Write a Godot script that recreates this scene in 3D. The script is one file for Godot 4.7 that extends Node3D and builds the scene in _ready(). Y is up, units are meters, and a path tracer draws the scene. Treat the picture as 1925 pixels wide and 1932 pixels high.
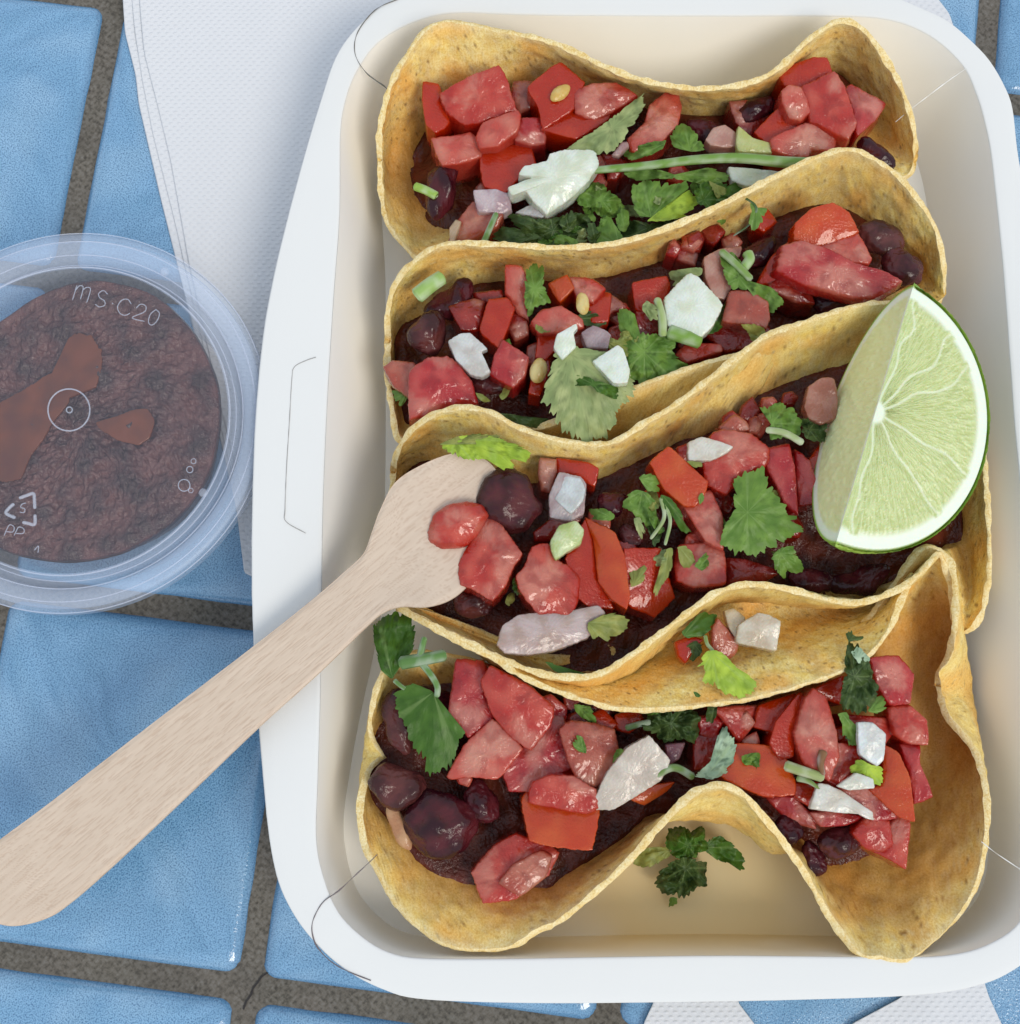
extends Node3D
# A paper tray of four bean tacos on a blue tiled table, seen from above. Lengths below are millimetres unless said otherwise.

const FOC := 2430.0
const TILT := 10.0
const RIM := 34.0      # height the camera is aimed at
const EDGE := 28.0     # height of the tray's rim
const REACH := 304.0
var cam_at: Vector3
var cam_fwd: Vector3
var cam_up: Vector3
var taken := {}
var M := {}
var noise_a := FastNoiseLite.new()
var noise_b := FastNoiseLite.new()
var noise_c := FastNoiseLite.new()
var rng := RandomNumberGenerator.new()

# ---------------------------------------------------------------- places
# the point of the place at height h (mm) that the plan position (x, y) stands for
func P(x: float, y: float, h: float) -> Vector3:
	var d := Vector3((x - 962.5) / FOC, 0, 0) - cam_up * ((y - 966.0) / FOC) + cam_fwd
	return cam_at + d * ((h * 0.001 - cam_at.y) / d.y)

const ZX := [0, 860, 1500, 860, 1450, 860, 1450, 820, 1450, 0, 0]
const ZY := [0, 30, 30, 560, 440, 940, 860, 1400, 1400, 500, 1000]
const ZS := [0.8119, 3.008, 2.210, 3.008, 2.090, 2.841, 2.090, 2.300, 2.090, 2.055, 1.610]
func zs(z: int) -> float: return 1.0 if z == 0 else 0.8119 / ZS[z]
func zp(z: int, x: float, y: float) -> Vector2:
	if z == 0: return Vector2(x, y)
	return Vector2(0.8119 * (ZX[z] + x / ZS[z]), 0.8119 * (ZY[z] + y / ZS[z]))
func zl(z: int, a: Array) -> PackedVector2Array:
	var r := PackedVector2Array()
	for i in range(0, a.size(), 2): r.append(zp(z, a[i], a[i + 1]))
	return r

# ---------------------------------------------------------------- meshes
class Geo:
	var v := PackedVector3Array()
	var c := PackedColorArray()
	var f := PackedInt32Array()
	func add(p: Vector3, col: Color) -> int:
		v.append(p); c.append(col)
		return v.size() - 1
	func tri(a: int, b: int, d: int) -> void:
		f.append(a); f.append(b); f.append(d)
	func quad(a: int, b: int, d: int, e: int) -> void:
		tri(a, b, d); tri(a, d, e)
	# a sheet of rows already added from vertex `first`, w per row
	func sheet(first: int, rows: int, w: int, closed := false, flip := false) -> void:
		for i in rows - 1:
			for j in (w if closed else w - 1):
				var k := (j + 1) % w
				var a := first + i * w + j
				var b := first + i * w + k
				var d := first + (i + 1) * w + k
				var e := first + (i + 1) * w + j
				if flip: quad(a, e, d, b)
				else: quad(a, b, d, e)
	func normals() -> PackedVector3Array:
		var n := PackedVector3Array()
		n.resize(v.size())
		for i in range(0, f.size(), 3):
			var a := v[f[i]]
			var k := (v[f[i + 2]] - a).cross(v[f[i + 1]] - a) * 1e6
			n[f[i]] += k; n[f[i + 1]] += k; n[f[i + 2]] += k
		for i in n.size(): n[i] = n[i].normalized() if n[i].length_squared() > 1e-20 else Vector3.UP
		return n
	func mesh(shift := Vector3.ZERO) -> ArrayMesh:
		var arr := []
		arr.resize(Mesh.ARRAY_MAX)
		var w := v.duplicate()
		if shift != Vector3.ZERO:
			for i in w.size(): w[i] -= shift
		arr[Mesh.ARRAY_VERTEX] = w
		arr[Mesh.ARRAY_NORMAL] = normals()
		arr[Mesh.ARRAY_COLOR] = c
		arr[Mesh.ARRAY_INDEX] = f
		var m := ArrayMesh.new()
		m.add_surface_from_arrays(Mesh.PRIMITIVE_TRIANGLES, arr)
		return m
	# faces outward; a sheet (wall, floor, filling) is left as it was laid
	func outward() -> void:
		var o := base()
		var vol := 0.0
		for i in range(0, f.size(), 3): vol += (v[f[i]] - o).dot((v[f[i + 2]] - o).cross(v[f[i + 1]] - o)) * 1e9
		if vol < 0.0:
			for i in range(0, f.size(), 3):
				var k := f[i + 1]
				f[i + 1] = f[i + 2]; f[i + 2] = k
	func base() -> Vector3:
		var lo := v[0]
		var hi := v[0]
		for p in v:
			lo = lo.min(p); hi = hi.max(p)
		return Vector3((lo.x + hi.x) / 2, lo.y, (lo.z + hi.z) / 2)

func numbered(n: String) -> String:
	if not taken.has(n):
		taken[n] = 0
		return n
	taken[n] += 1
	return "%s_%03d" % [n, taken[n]]

# a named mesh: a part under parent, or a top-level thing standing at its own base
func obj(called: String, g: Geo, m: Material, parent: Node3D = null) -> MeshInstance3D:
	var o := MeshInstance3D.new()
	o.material_override = m
	if not called in ["wall", "grout"]: g.outward()
	if parent == null:
		var b := g.base()
		o.mesh = g.mesh(b)
		o.position = b
		o.name = numbered(called)
		add_child(o)
	else:
		var at := parent.position
		if parent.get_parent() != self: at += (parent.get_parent() as Node3D).position
		o.mesh = g.mesh(at)
		o.name = called
		parent.add_child(o, true)
	return o
func tag(o: Node, label: String, category: String, group := "") -> Node:
	o.set_meta("label", label); o.set_meta("category", category)
	if group: o.set_meta("group", group)
	return o
func thing(called: String, at: Vector3, label: String, category: String, group := "") -> Node3D:
	var o := Node3D.new()
	o.name = numbered(called)
	add_child(o)
	o.position = at
	tag(o, label, category, group)
	return o

# ---------------------------------------------------------------- curves
func catmull(a: Vector3, b: Vector3, c: Vector3, d: Vector3, t: float) -> Vector3:
	return 0.5 * ((2.0 * b) + (c - a) * t + (2.0 * a - 5.0 * b + 4.0 * c - d) * t * t + (3.0 * b - a - 3.0 * c + d) * t * t * t)
# smooth open curve through (x, y, h) triples, n even samples
func curve(p: Array, n: int) -> PackedVector3Array:
	var q := PackedVector3Array()
	for i in range(0, p.size(), 3): q.append(Vector3(p[i], p[i + 1], p[i + 2]))
	return even(smooth(q, 12), n)
func smooth(q: PackedVector3Array, k: int) -> PackedVector3Array:
	var r := PackedVector3Array()
	var m := q.size()
	for i in m - 1:
		var a := q[i - 1] if i > 0 else 2.0 * q[0] - q[1]
		var d := q[i + 2] if i + 2 < m else 2.0 * q[m - 1] - q[m - 2]
		for j in k: r.append(catmull(a, q[i], q[i + 1], d, float(j) / k))
	r.append(q[m - 1])
	return r
func even(r: PackedVector3Array, n: int) -> PackedVector3Array:
	var len := [0.0]
	for i in range(1, r.size()): len.append(len[i - 1] + r[i].distance_to(r[i - 1]))
	var total: float = len[len.size() - 1]
	var o := PackedVector3Array()
	var k := 0
	for i in n:
		var want := total * i / (n - 1)
		while k < r.size() - 2 and len[k + 1] < want: k += 1
		var t: float = clampf((want - len[k]) / maxf(len[k + 1] - len[k], 1e-9), 0, 1)
		o.append(r[k].lerp(r[k + 1], t))
	return o
# value of even knots at s in 0..1
func knots(a: Array, s: float) -> float:
	var x := clampf(s, 0, 1) * (a.size() - 1)
	var i := mini(int(x), a.size() - 2)
	var t := x - i
	t = t * t * (3 - 2 * t)
	return lerpf(a[i], a[i + 1], t)
# closed outline: corners cut a little, then even steps of about `step`
func outline(q: PackedVector2Array, step: float, cut := 0.16, rounds := 2) -> PackedVector2Array:
	var a := q
	for r in rounds:
		var b := PackedVector2Array()
		for i in a.size():
			var p := a[i]
			var n := a[(i + 1) % a.size()]
			b.append(p.lerp(n, cut)); b.append(p.lerp(n, 1.0 - cut))
		a = b
		cut = 0.25
	var c := PackedVector3Array()
	for p in a: c.append(Vector3(p.x, p.y, 0))
	c.append(c[0])
	var l := 0.0
	for i in range(1, c.size()): l += c[i].distance_to(c[i - 1])
	var n := maxi(12, int(l / step))
	var e := even(c, n + 1)
	var o := PackedVector2Array()
	for i in n: o.append(Vector2(e[i].x, e[i].y))
	var area := 0.0
	for i in n: area += o[i].cross(o[(i + 1) % n])
	if area < 0: o.reverse()
	return o
func centre(q: PackedVector2Array) -> Vector2:
	var a := 0.0
	var c := Vector2.ZERO
	for i in q.size():
		var p := q[i]
		var n := q[(i + 1) % q.size()]
		var k := p.cross(n)
		a += k; c += (p + n) * k
	return c / (3.0 * a)
func nz(n: FastNoiseLite, p: Vector3, f: float) -> float:   # f: blotches per metre
	return n.get_noise_3d(p.x * f, p.y * f, p.z * f)
func blend(a: Color, b: Color, t: float) -> Color: return a.lerp(b, clampf(t, 0, 1))

# ---------------------------------------------------------------- materials
func noise_image(size: int, freq: float, kind: int, octaves: int, seed_: int, ramp: Array = []) -> NoiseTexture2D:
	var n := FastNoiseLite.new()
	n.seed = seed_; n.noise_type = kind; n.frequency = freq; n.fractal_octaves = octaves
	var t := NoiseTexture2D.new()
	t.width = size; t.height = size; t.seamless = true; t.noise = n
	if ramp.size():
		var g := Gradient.new()
		var off := PackedFloat32Array()
		var col := PackedColorArray()
		for i in range(0, ramp.size(), 2):
			off.append(ramp[i]); col.append(ramp[i + 1])
		g.offsets = off; g.colors = col
		t.color_ramp = g
	return t
func lin(r: float, g: float, b: float) -> Color: return Color(r, g, b)
func mat(rough: float, col := Color.WHITE, vertex := true) -> StandardMaterial3D:
	var m := StandardMaterial3D.new()
	m.albedo_color = col.linear_to_srgb()
	m.vertex_color_use_as_albedo = vertex
	m.roughness = rough
	m.cull_mode = BaseMaterial3D.CULL_DISABLED
	return m
func relief(m: StandardMaterial3D, t: Texture2D, mm_tile: float, mm_deep: float) -> StandardMaterial3D:
	m.uv1_triplanar = true; m.uv1_world_triplanar = true
	m.uv1_scale = Vector3.ONE * (1000.0 / mm_tile)
	m.heightmap_enabled = true; m.heightmap_texture = t; m.heightmap_scale = mm_deep * 0.1
	return m
func napkin_image() -> ImageTexture:
	var im := Image.create(256, 256, false, Image.FORMAT_L8)
	for y in 256:
		for x in 256:
			var row := int(y / 32)
			var u := fposmod(x + (32.0 if row % 2 else 0.0), 64.0) / 64.0 - 0.5
			var w := fposmod(y, 32.0) / 32.0 - 0.5
			var d := sqrt(u * u * 1.4 + w * w) * 2.0
			var h := clampf(1.15 - d * 1.25, 0, 1)
			h = h * h * (3 - 2 * h)
			h += 0.10 * noise_c.get_noise_2d(x * 3.0, y * 3.0)
			im.set_pixel(x, y, Color(clampf(h * 0.85 + 0.08, 0, 1), 0, 0))
	return ImageTexture.create_from_image(im)
func make_materials() -> void:
	var fine := noise_image(512, 0.05, FastNoiseLite.TYPE_SIMPLEX_SMOOTH, 4, 3)
	var grit := noise_image(512, 0.10, FastNoiseLite.TYPE_VALUE_CUBIC, 3, 5)
	var wet := noise_image(512, 0.022, FastNoiseLite.TYPE_SIMPLEX_SMOOTH, 5, 7)
	var m := relief(mat(0.55), grit, 11.0, 0.09)
	m.metallic_specular = 0.35
	m.albedo_texture = noise_image(512, 0.03, FastNoiseLite.TYPE_SIMPLEX_SMOOTH, 5, 21, [0.0, Color(0.86, 0.78, 0.62), 0.45, Color(0.97, 0.94, 0.86), 0.62, Color(1, 1, 1), 1.0, Color(1, 1, 1)])
	M.tortilla = m
	m = relief(mat(0.12), wet, 11.0, 0.16)
	m.subsurf_scatter_enabled = true; m.subsurf_scatter_strength = 0.25
	m.refraction_enabled = true; m.refraction_scale = 0.034
	m.albedo_color = Color(1, 1, 1, 0.70)
	m.clearcoat_enabled = true; m.clearcoat = 0.6; m.clearcoat_roughness = 0.04
	M.tomato = m
	m = relief(mat(0.15), wet, 10.0, 0.11)
	m.subsurf_scatter_enabled = true; m.subsurf_scatter_strength = 0.2
	m.refraction_enabled = true; m.refraction_scale = 0.034
	m.albedo_color = Color(1, 1, 1, 0.84)
	m.clearcoat_enabled = true; m.clearcoat = 0.4; m.clearcoat_roughness = 0.08
	M.onion = m
	m = relief(mat(0.42), fine, 12.0, 0.05)
	m.backlight_enabled = true; m.backlight = Color(0.35, 0.35, 0.35)
	m.metallic_specular = 0.35
	M.leaf = m
	m = relief(mat(0.20), wet, 13.0, 0.13)
	m.metallic_specular = 0.4
	M.bean = m
	m = relief(mat(0.12), wet, 13.0, 0.28)
	m.metallic_specular = 0.4
	M.stew = m
	m = relief(mat(0.72), fine, 9.0, 0.012)
	m.metallic_specular = 0.3
	M.paper = m
	m = mat(0.85)
	M.seam_strip = m
	m = relief(mat(0.13), fine, 26.0, 0.05)
	m.albedo_texture = noise_image(1024, 0.045, FastNoiseLite.TYPE_SIMPLEX_SMOOTH, 5, 11, [0.0, Color(0.45, 0.52, 0.60), 0.36, Color(0.80, 0.84, 0.88), 0.6, Color(1, 1, 1), 1.0, Color(1, 1, 1)])
	m.metallic_specular = 0.65
	M.tile = m
	m = relief(mat(0.92), grit, 20.0, 0.14)
	m.albedo_texture = noise_image(512, 0.06, FastNoiseLite.TYPE_VALUE_CUBIC, 4, 12, [0.0, Color(0.55, 0.54, 0.52), 0.5, Color(0.85, 0.83, 0.8), 1.0, Color(1, 1, 1)])
	M.grout = m
	m = relief(mat(0.95), napkin_image(), 9.0, 0.18)
	M.napkin = m
	m = mat(0.95)
	M.napkin_edge = m
	m = mat(0.62)
	m.metallic_specular = 0.3
	M.wood = m
	m = relief(mat(0.35), wet, 16.0, 0.05)
	m.subsurf_scatter_enabled = true; m.subsurf_scatter_strength = 0.2
	M.lime = m
	m = relief(mat(0.33), fine, 8.0, 0.06)
	M.rind = m
	m = mat(0.30)
	m.transparency = BaseMaterial3D.TRANSPARENCY_ALPHA
	m.albedo_color = Color(0.80, 0.86, 0.95, 0.30)
	m.vertex_color_use_as_albedo = false
	M.plastic = m
	m = mat(0.28)
	m.transparency = BaseMaterial3D.TRANSPARENCY_ALPHA
	m.albedo_color = Color(0.86, 0.90, 0.98, 0.07)
	m.vertex_color_use_as_albedo = false
	M.lid_clear = m
	m = mat(0.3)
	m.transparency = BaseMaterial3D.TRANSPARENCY_ALPHA
	m.albedo_color = Color(0.90, 0.92, 0.98, 0.27)
	m.vertex_color_use_as_albedo = false
	M.emboss = m
	m = relief(mat(0.10), wet, 10.0, 0.40)
	M.salsa = m
	m = mat(0.2)
	M.oil = m

# ---------------------------------------------------------------- table
func tile(ax: float, bx: float, az: float, bz: float, turn: float, parent: Node3D, seed_: int) -> void:
	# a rounded, pillowed glazed tile between the joint lines (mm, in the table's own turned axes)
	var g := Geo.new()
	var hw := (bx - ax) / 2 - 2.75
	var hl := (bz - az) / 2 - 2.9
	var cx := (ax + bx) / 2
	var cz := (az + bz) / 2
	var rr := 3.6
	var loop := PackedVector2Array()
	for k in 4:
		var mid := Vector2([1, -1, -1, 1][k] * (hw - rr), [1, 1, -1, -1][k] * (hl - rr))
		for j in 9:
			var a := k * PI / 2 + j * PI / 16
			loop.append(mid + Vector2(cos(a), sin(a)) * rr)
		var nxt := Vector2([-1, -1, 1, 1][k] * (hw - rr), [1, -1, -1, 1][k] * (hl - rr)) + Vector2(cos((k + 1) * PI / 2), sin((k + 1) * PI / 2)) * rr
		var last := loop[loop.size() - 1]
		for j in range(1, 12): loop.append(last.lerp(nxt, j / 12.0))
	var prof := [[0.0, 0.0], [36.0, 0.0], [31.0, 0.0], [26.0, 0.0], [21.0, 0.0], [17.0, 0.0], [13.0, -0.01], [9.0, -0.02], [5.0, -0.10], [3.2, -0.28], [2.2, -0.55], [1.4, -0.95], [0.7, -1.5], [0.25, -2.1], [0.0, -2.8]]
	var w := loop.size()
	var T := Transform3D(Basis(Vector3.UP, turn), Vector3.ZERO)
	for i in range(1, prof.size()):
		for p in loop:
			var inset: float = prof[i][0]
			var q := Vector2(p.x * (1.0 - inset / hw), p.y * (1.0 - inset / hl))
			var at := Vector3(cx + q.x, prof[i][1], cz + q.y) * 0.001
			at = T * at
			var wob := 0.22 * nz(noise_a, at + Vector3(0, seed_ * 0.1, 0), 900.0)
			if i > 9: at += Vector3(wob, 0, 0.6 * wob) * 0.001
			# blue with random paler patches, darker down the edge towards the foot
			var col := Color(0.235, 0.440, 0.650)
			var n := nz(noise_b, at, 350.0)
			col = blend(col, Color(0.165, 0.345, 0.530), 0.5 + 0.9 * n)
			col = blend(col, Color(0.36, 0.54, 0.70), smoothstep(0.05, 0.6, nz(noise_a, at + Vector3(0, seed_, 0), 55.0)) * 0.36)
			if i >= 11: col = blend(col, Color(0.10, 0.24, 0.42), (i - 10) * 0.22)
			g.add(at, col)
	g.sheet(0, prof.size() - 1, w, true, true)
	var c0 := g.add(T * (Vector3(cx, 0, cz) * 0.001), Color(0.20, 0.395, 0.59))
	for j in w: g.tri(c0, j, (j + 1) % w)
	obj("tile", g, M.tile, parent)

func make_table() -> void:
	var t := thing("tiled_table", Vector3(0, -0.03, 0), "table topped with blue glazed tiles and dark grey grout", "table")
	t.set_meta("kind", "structure")
	var turn := -deg_to_rad(7.2)
	var g := Geo.new()
	for i in 81:
		for j in 81:
			var p := Vector3((i - 40) * 0.008, 0, (j - 40) * 0.008)
			var col := Color(0.222, 0.205, 0.182)
			col = blend(col, Color(0.155, 0.145, 0.130), 0.4 + nz(noise_b, p, 300.0))
			p.y = -0.0021 + 0.00025 * nz(noise_a, p, 220.0)
			g.add(p, col)
	g.sheet(0, 81, 81)
	var n0 := g.v.size()
	for k in [[-1, -1], [1, -1], [1, 1], [-1, 1]]: g.add(Vector3(k[0] * 0.32, -0.03, k[1] * 0.32), Color(0.1, 0.09, 0.08))
	g.quad(n0, n0 + 3, n0 + 2, n0 + 1)
	for k in [[0, 80, n0, n0 + 3], [6480, 6560, n0 + 1, n0 + 2]]: g.quad(k[0], k[1], k[3], k[2])
	g.quad(0, 6480, n0 + 1, n0); g.quad(80, 6560, n0 + 2, n0 + 3)
	obj("grout", g, M.grout, t)
	var cols := [-294.0, -212.0, -130.3, -50.2, 39.0, 116.0, 198.0, 280.0]
	var rows := [-224.0, -139.0, -55.0, 30.0, 120.9, 208.0]
	for i in cols.size() - 1:
		for j in rows.size() - 1:
			tile(cols[i], cols[i + 1], rows[j], rows[j + 1], turn, t, i * 7 + j)
	# the crack in the grout by the bottom left corner of the tray
	var k := Geo.new()
	for p in [[0, 1210, 740], [0, 1222, 705], [0, 1250, 665], [0, 1258, 635], [0, 1285, 600], [0, 1300, 578], [0, 1332, 556]]:
		var a := P(0.8119 * p[1] / 2.139, 0.8119 * (2000 + p[2] / 2.139), -1.75)
		for s in [-1, 1]: k.add(a + Vector3(s * 0.00022, 0, s * 0.00008), Color(0.03, 0.027, 0.025))
	k.sheet(0, 7, 2, false, true)
	obj("crack", k, M.seam_strip, t)

# ---------------------------------------------------------------- napkins
func sheet_of(q: Array, h: float, thick: float, bulge: float, col: Color) -> Geo:
	# a folded paper sheet: soft rounded edge all round, slightly uneven top
	var o := outline(zl(0, q), 6.0, 0.06, 1)
	var c := centre(o)
	var g := Geo.new()
	var w := o.size()
	var rings := [[1.0, 0.0], [1.0, 0.45], [0.998, 0.8], [0.994, 1.0], [0.97, 1.0], [0.9, 1.0], [0.75, 1.0], [0.5, 1.0], [0.25, 1.0]]
	for r in rings:
		for p in o:
			var q2: Vector2 = c + (p - c) * r[0]
			var wav: float = 0.35 * nz(noise_a, Vector3(q2.x, q2.y, h) * 0.0001, 90.0) + bulge * (1.0 - r[0])
			g.add(P(q2.x, q2.y, h + thick * r[1] + (wav if r[1] > 0.7 else 0.0)), col)
	g.sheet(0, rings.size(), w, true)
	var m := g.add(P(c.x, c.y, h + thick + bulge), col)
	for j in w: g.tri(m, (rings.size() - 1) * w + j, (rings.size() - 1) * w + (j + 1) % w)
	return g
func make_napkins() -> void:
	var white := Color(0.70, 0.705, 0.725)
	var n := thing("paper_napkin", P(600, 500, 0.3), "large folded white paper napkin with embossed dots under the left side of the tray", "napkin", "paper napkins under the tray")
	obj("bottom_layer", sheet_of([226, -90, 236, 61, 256, 142, 262, 197, 304, 378, 350, 560, 400, 760, 446, 959, 462, 1088, 700, 1092, 1000, 1110, 1000, -90], 0.25, 0.9, 0.0, white), M.napkin, n)
	obj("middle_layer", sheet_of([240, -90, 255, 61, 268, 150, 288, 252, 330, 420, 376, 620, 424, 840, 458, 975, 470, 1040, 1000, 1060, 1000, -90], 1.15, 0.7, 0.0, white), M.napkin, n)
	obj("top_layer", sheet_of([255, -90, 272, 101, 298, 202, 322, 304, 354, 484, 410, 740, 463, 960, 474, 1000, 1000, 1030, 1000, -90], 1.85, 0.8, 0.5, white), M.napkin, n)
	for k in [
		[[1215, 1990, 1214, 1932, 1238, 1880, 1275, 1830, 1400, 1780, 1392, 1890, 1424, 1932, 1460, 1990], "corner of a white paper napkin poking out under the middle of the tray's bottom edge"],
		[[1560, 1990, 1606, 1932, 1700, 1882, 1800, 1800, 1850, 1830, 1866, 1880, 1890, 1932, 1925, 1990], "corner of a white paper napkin poking out under the tray's bottom right corner"],
		[[1600, -90, 1640, -20, 1690, 60, 1780, 90, 1803, 60, 1791, 25, 1764, -10, 1740, -90], "greyish thin napkin corner peeking out behind the tray's top right edge"]]:
		tag(obj("paper_napkin", sheet_of(k[0], 0.25, 1.2, 0.3, white), M.napkin), k[1], "napkin", "paper napkins under the tray")

# ---------------------------------------------------------------- tray
var tray_faces := PackedVector3Array()
func make_tray() -> void:
	var N := 420
	var outer := [475, 1130, 480, 1270, 490, 1400, 505, 1560, 521, 1650, 545, 1710, 585, 1768, 645, 1825, 720, 1866, 800, 1886, 1000, 1893, 1230, 1892, 1462, 1888, 1733, 1878, 1855, 1857, 1925, 1823, 1990, 1770, 2040, 1680, 2068, 1560, 2078, 1350, 2070, 1000, 2030, 700, 1965, 480, 1925, 312, 1912, 210, 1899, 168, 1871, 118, 1837, 80, 1789, 39, 1732, 12, 1686, -6, 1600, -22, 1400, -30, 1100, -30, 900, -27, 790, -16, 735, 2, 682, 42, 636, 103, 605, 190, 575, 290, 545, 400, 515, 525, 495, 640, 481, 800, 475, 980]
	var inner := [607, 1130, 605, 1300, 600, 1470, 597, 1578, 609, 1649, 638, 1720, 687, 1770, 738, 1798, 800, 1808, 950, 1809, 1129, 1806, 1372, 1803, 1688, 1806, 1797, 1801, 1869, 1780, 1925, 1738, 1955, 1660, 1962, 1520, 1955, 1300, 1938, 1050, 1915, 800, 1897, 552, 1882, 396, 1870, 290, 1858, 231, 1843, 179, 1816, 122, 1753, 67, 1669, 36, 1543, 30, 1300, 30, 1000, 28, 860, 24, 780, 42, 714, 80, 676, 130, 654, 183, 643, 251, 641, 406, 630, 560, 618, 760, 610, 950]
	var lo: PackedVector2Array = _ring(outer, N)
	var li: PackedVector2Array = _ring(inner, N)
	# the floor line: the inner line let down and drawn in
	var cx := centre(li)
	var top := PackedVector3Array()
	for p in li: top.append(P(p.x, p.y, EDGE))
	var mid := P(cx.x, cx.y, EDGE)
	var foot := PackedVector3Array()
	for p in top:
		var d := p - mid
		var slope := 0.0125 - 0.0112 * smoothstep(0.3, 0.9, d.normalized().z)
		var k := 1.0 - slope / Vector2(d.x, d.z).length()
		foot.append(Vector3(mid.x + d.x * k, 0.0042, mid.z + d.z * k))
	var edge := PackedVector3Array()
	for p in lo: edge.append(P(p.x, p.y, EDGE))
	var white := Color(0.76, 0.76, 0.745)
	var T := thing("food_tray", Vector3(mid.x, 0.0032, mid.z), "white paperboard food tray with a wide flat rim holding four tacos", "tray")
	# rim
	var g := Geo.new()
	var prof := [[0.0, -1.1], [0.0, -0.6], [0.004, -0.2], [0.03, 0.0], [0.25, 0.1], [0.5, 0.1], [0.75, 0.1], [0.93, 0.0], [0.98, -0.1], [1.0, -0.45]]
	for r in prof:
		for j in N:
			var p := edge[j].lerp(top[j], r[0])
			var wob := 0.10 * nz(noise_a, p, 60.0)
			if r[0] == 0.0:
				p += (edge[j] - top[j]).normalized() * 0.00016 * nz(noise_b, p, 500.0)
			g.add(p + Vector3(0, (r[1] + wob) * 0.001, 0), white)
	for r in [[0.99, -1.2], [0.5, -0.9]]:
		for j in N: g.add(edge[j].lerp(top[j], r[0]) + Vector3(0, (r[1]) * 0.001, 0), white)
	g.sheet(0, prof.size() + 2, N, true, true)
	for j in N: g.quad((prof.size() + 1) * N + j, j, (j + 1) % N, (prof.size() + 1) * N + (j + 1) % N)
	obj("rim", g, M.paper, T)
	# wall
	var w := Geo.new()
	for i in 13:
		var t := i / 12.0
		for j in N:
			var p := top[j].lerp(foot[j], t * t * (0.35 - 0.1 * t) + t * (0.75))
			p.y = lerpf((EDGE - 0.22) * 0.001, 0.0042, t)
			p += Vector3(0, 0, 0.00025) * nz(noise_a, p, 50.0) * sin(PI * t)
			w.add(p, blend(Color(0.90, 0.89, 0.865), Color(0.80, 0.64, 0.36), soak_at(p) * (0.3 + 0.6 * t)))
	w.sheet(0, 13, N, true, true)
	var faces := PackedVector3Array()
	for i in w.f: faces.append(w.v[i])
	for i in range(0, g.f.size(), 3):   # the rim's upper side only
		if maxi(g.f[i], maxi(g.f[i + 1], g.f[i + 2])) < prof.size() * N:
			for k in 3: faces.append(g.v[g.f[i + k]])
	tray_faces = faces
	obj("wall", w, M.paper, T)
	# floor, soaked with oil towards the bottom edge
	var b := Geo.new()
	for i in 40:
		for j in N:
			var p := foot[j].lerp(Vector3(mid.x, 0.0042, mid.z), (i - 0.6) / 40.0)
			b.add(p + Vector3(0, -0.00001 * i, 0), blend(Color(0.86, 0.84, 0.79), Color(0.80, 0.64, 0.36), soak_at(p)))
	b.sheet(0, 40, N, true, true)
	var cc := b.add(Vector3(mid.x, 0.0038, mid.z), Color(0.78, 0.76, 0.72))
	for j in N: b.tri(cc, 39 * N + (j + 1) % N, 39 * N + j)
	obj("floor", b, M.paper, T)
	# seams of the folded paper on rim and wall; dark strips paint their gaps' shade
	var tm := TriangleMesh.new()
	var both := tray_faces.duplicate()
	for i in range(0, tray_faces.size(), 3):
		both.append(tray_faces[i]); both.append(tray_faces[i + 2]); both.append(tray_faces[i + 1])
	tm.create_from_faces(both)
	seam_strip(tm, T, "seam_strip", [752, -2, 715, 14, 690, 38, 673, 66, 669, 92, 675, 114, 692, 138, 710, 152, 730, 167, 745, 190], 0.16, Color(0.16, 0.15, 0.14))
	seam_strip(tm, T, "seam_strip", [712, 1612, 697, 1627, 672, 1650, 640, 1680, 612, 1700, 597, 1722, 589, 1745, 591, 1768, 600, 1788, 622, 1812, 655, 1832, 700, 1850], 0.16, Color(0.16, 0.13, 0.14))
	seam_strip(tm, T, "seam_strip", [1822, 130, 1790, 152, 1750, 182, 1720, 205, 1690, 230], 0.11, Color(0.86, 0.86, 0.84))
	seam_strip(tm, T, "seam_strip", [1852, 1588, 1880, 1610, 1925, 1640], 0.10, Color(0.86, 0.86, 0.84))
	seam_strip(tm, T, "tab_slit", [577, 1006, 540, 984, 538, 960, 541, 880, 546, 800, 551, 714, 556, 692, 578, 680, 596, 674], 0.11, Color(0.36, 0.35, 0.34))
func soak_at(p: Vector3) -> float:   # oil soaked into the paper by the bottom taco
	var c := P(1330, 1700, 4)
	var e := Vector2((p.x - c.x) / 0.060, (p.z - c.z) / 0.040).length()
	return smoothstep(1.25, 0.35, e + 0.35 * nz(noise_a, p, 40.0))
func _ring(a: Array, n: int) -> PackedVector2Array:
	var q := PackedVector3Array()
	for i in range(0, a.size(), 2): q.append(Vector3(a[i], a[i + 1], 0))
	for i in 3: q.append(q[i])
	var s := smooth(q, 10)
	var o := s.slice(10, s.size() - 20)   # one turn
	o.append(o[0])
	var e := even(o, n + 1)
	# start where a ray to the left of the centre crosses, so that both lines run in step
	var out := PackedVector2Array()
	var best := 0
	for i in n:
		if e[i].x < 900 and absf(e[i].y - 966) < absf(e[best].y - 966) or e[best].x > 900: best = i
	for i in n: out.append(Vector2(e[(i + best) % n].x, e[(i + best) % n].y))
	return out
func hit(tm: TriangleMesh, x: float, y: float) -> Vector3:
	var to := P(x, y, -40.0)
	var d := tm.intersect_ray(cam_at, (to - cam_at).normalized())
	if d: return d.position
	return P(x, y, EDGE)
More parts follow.
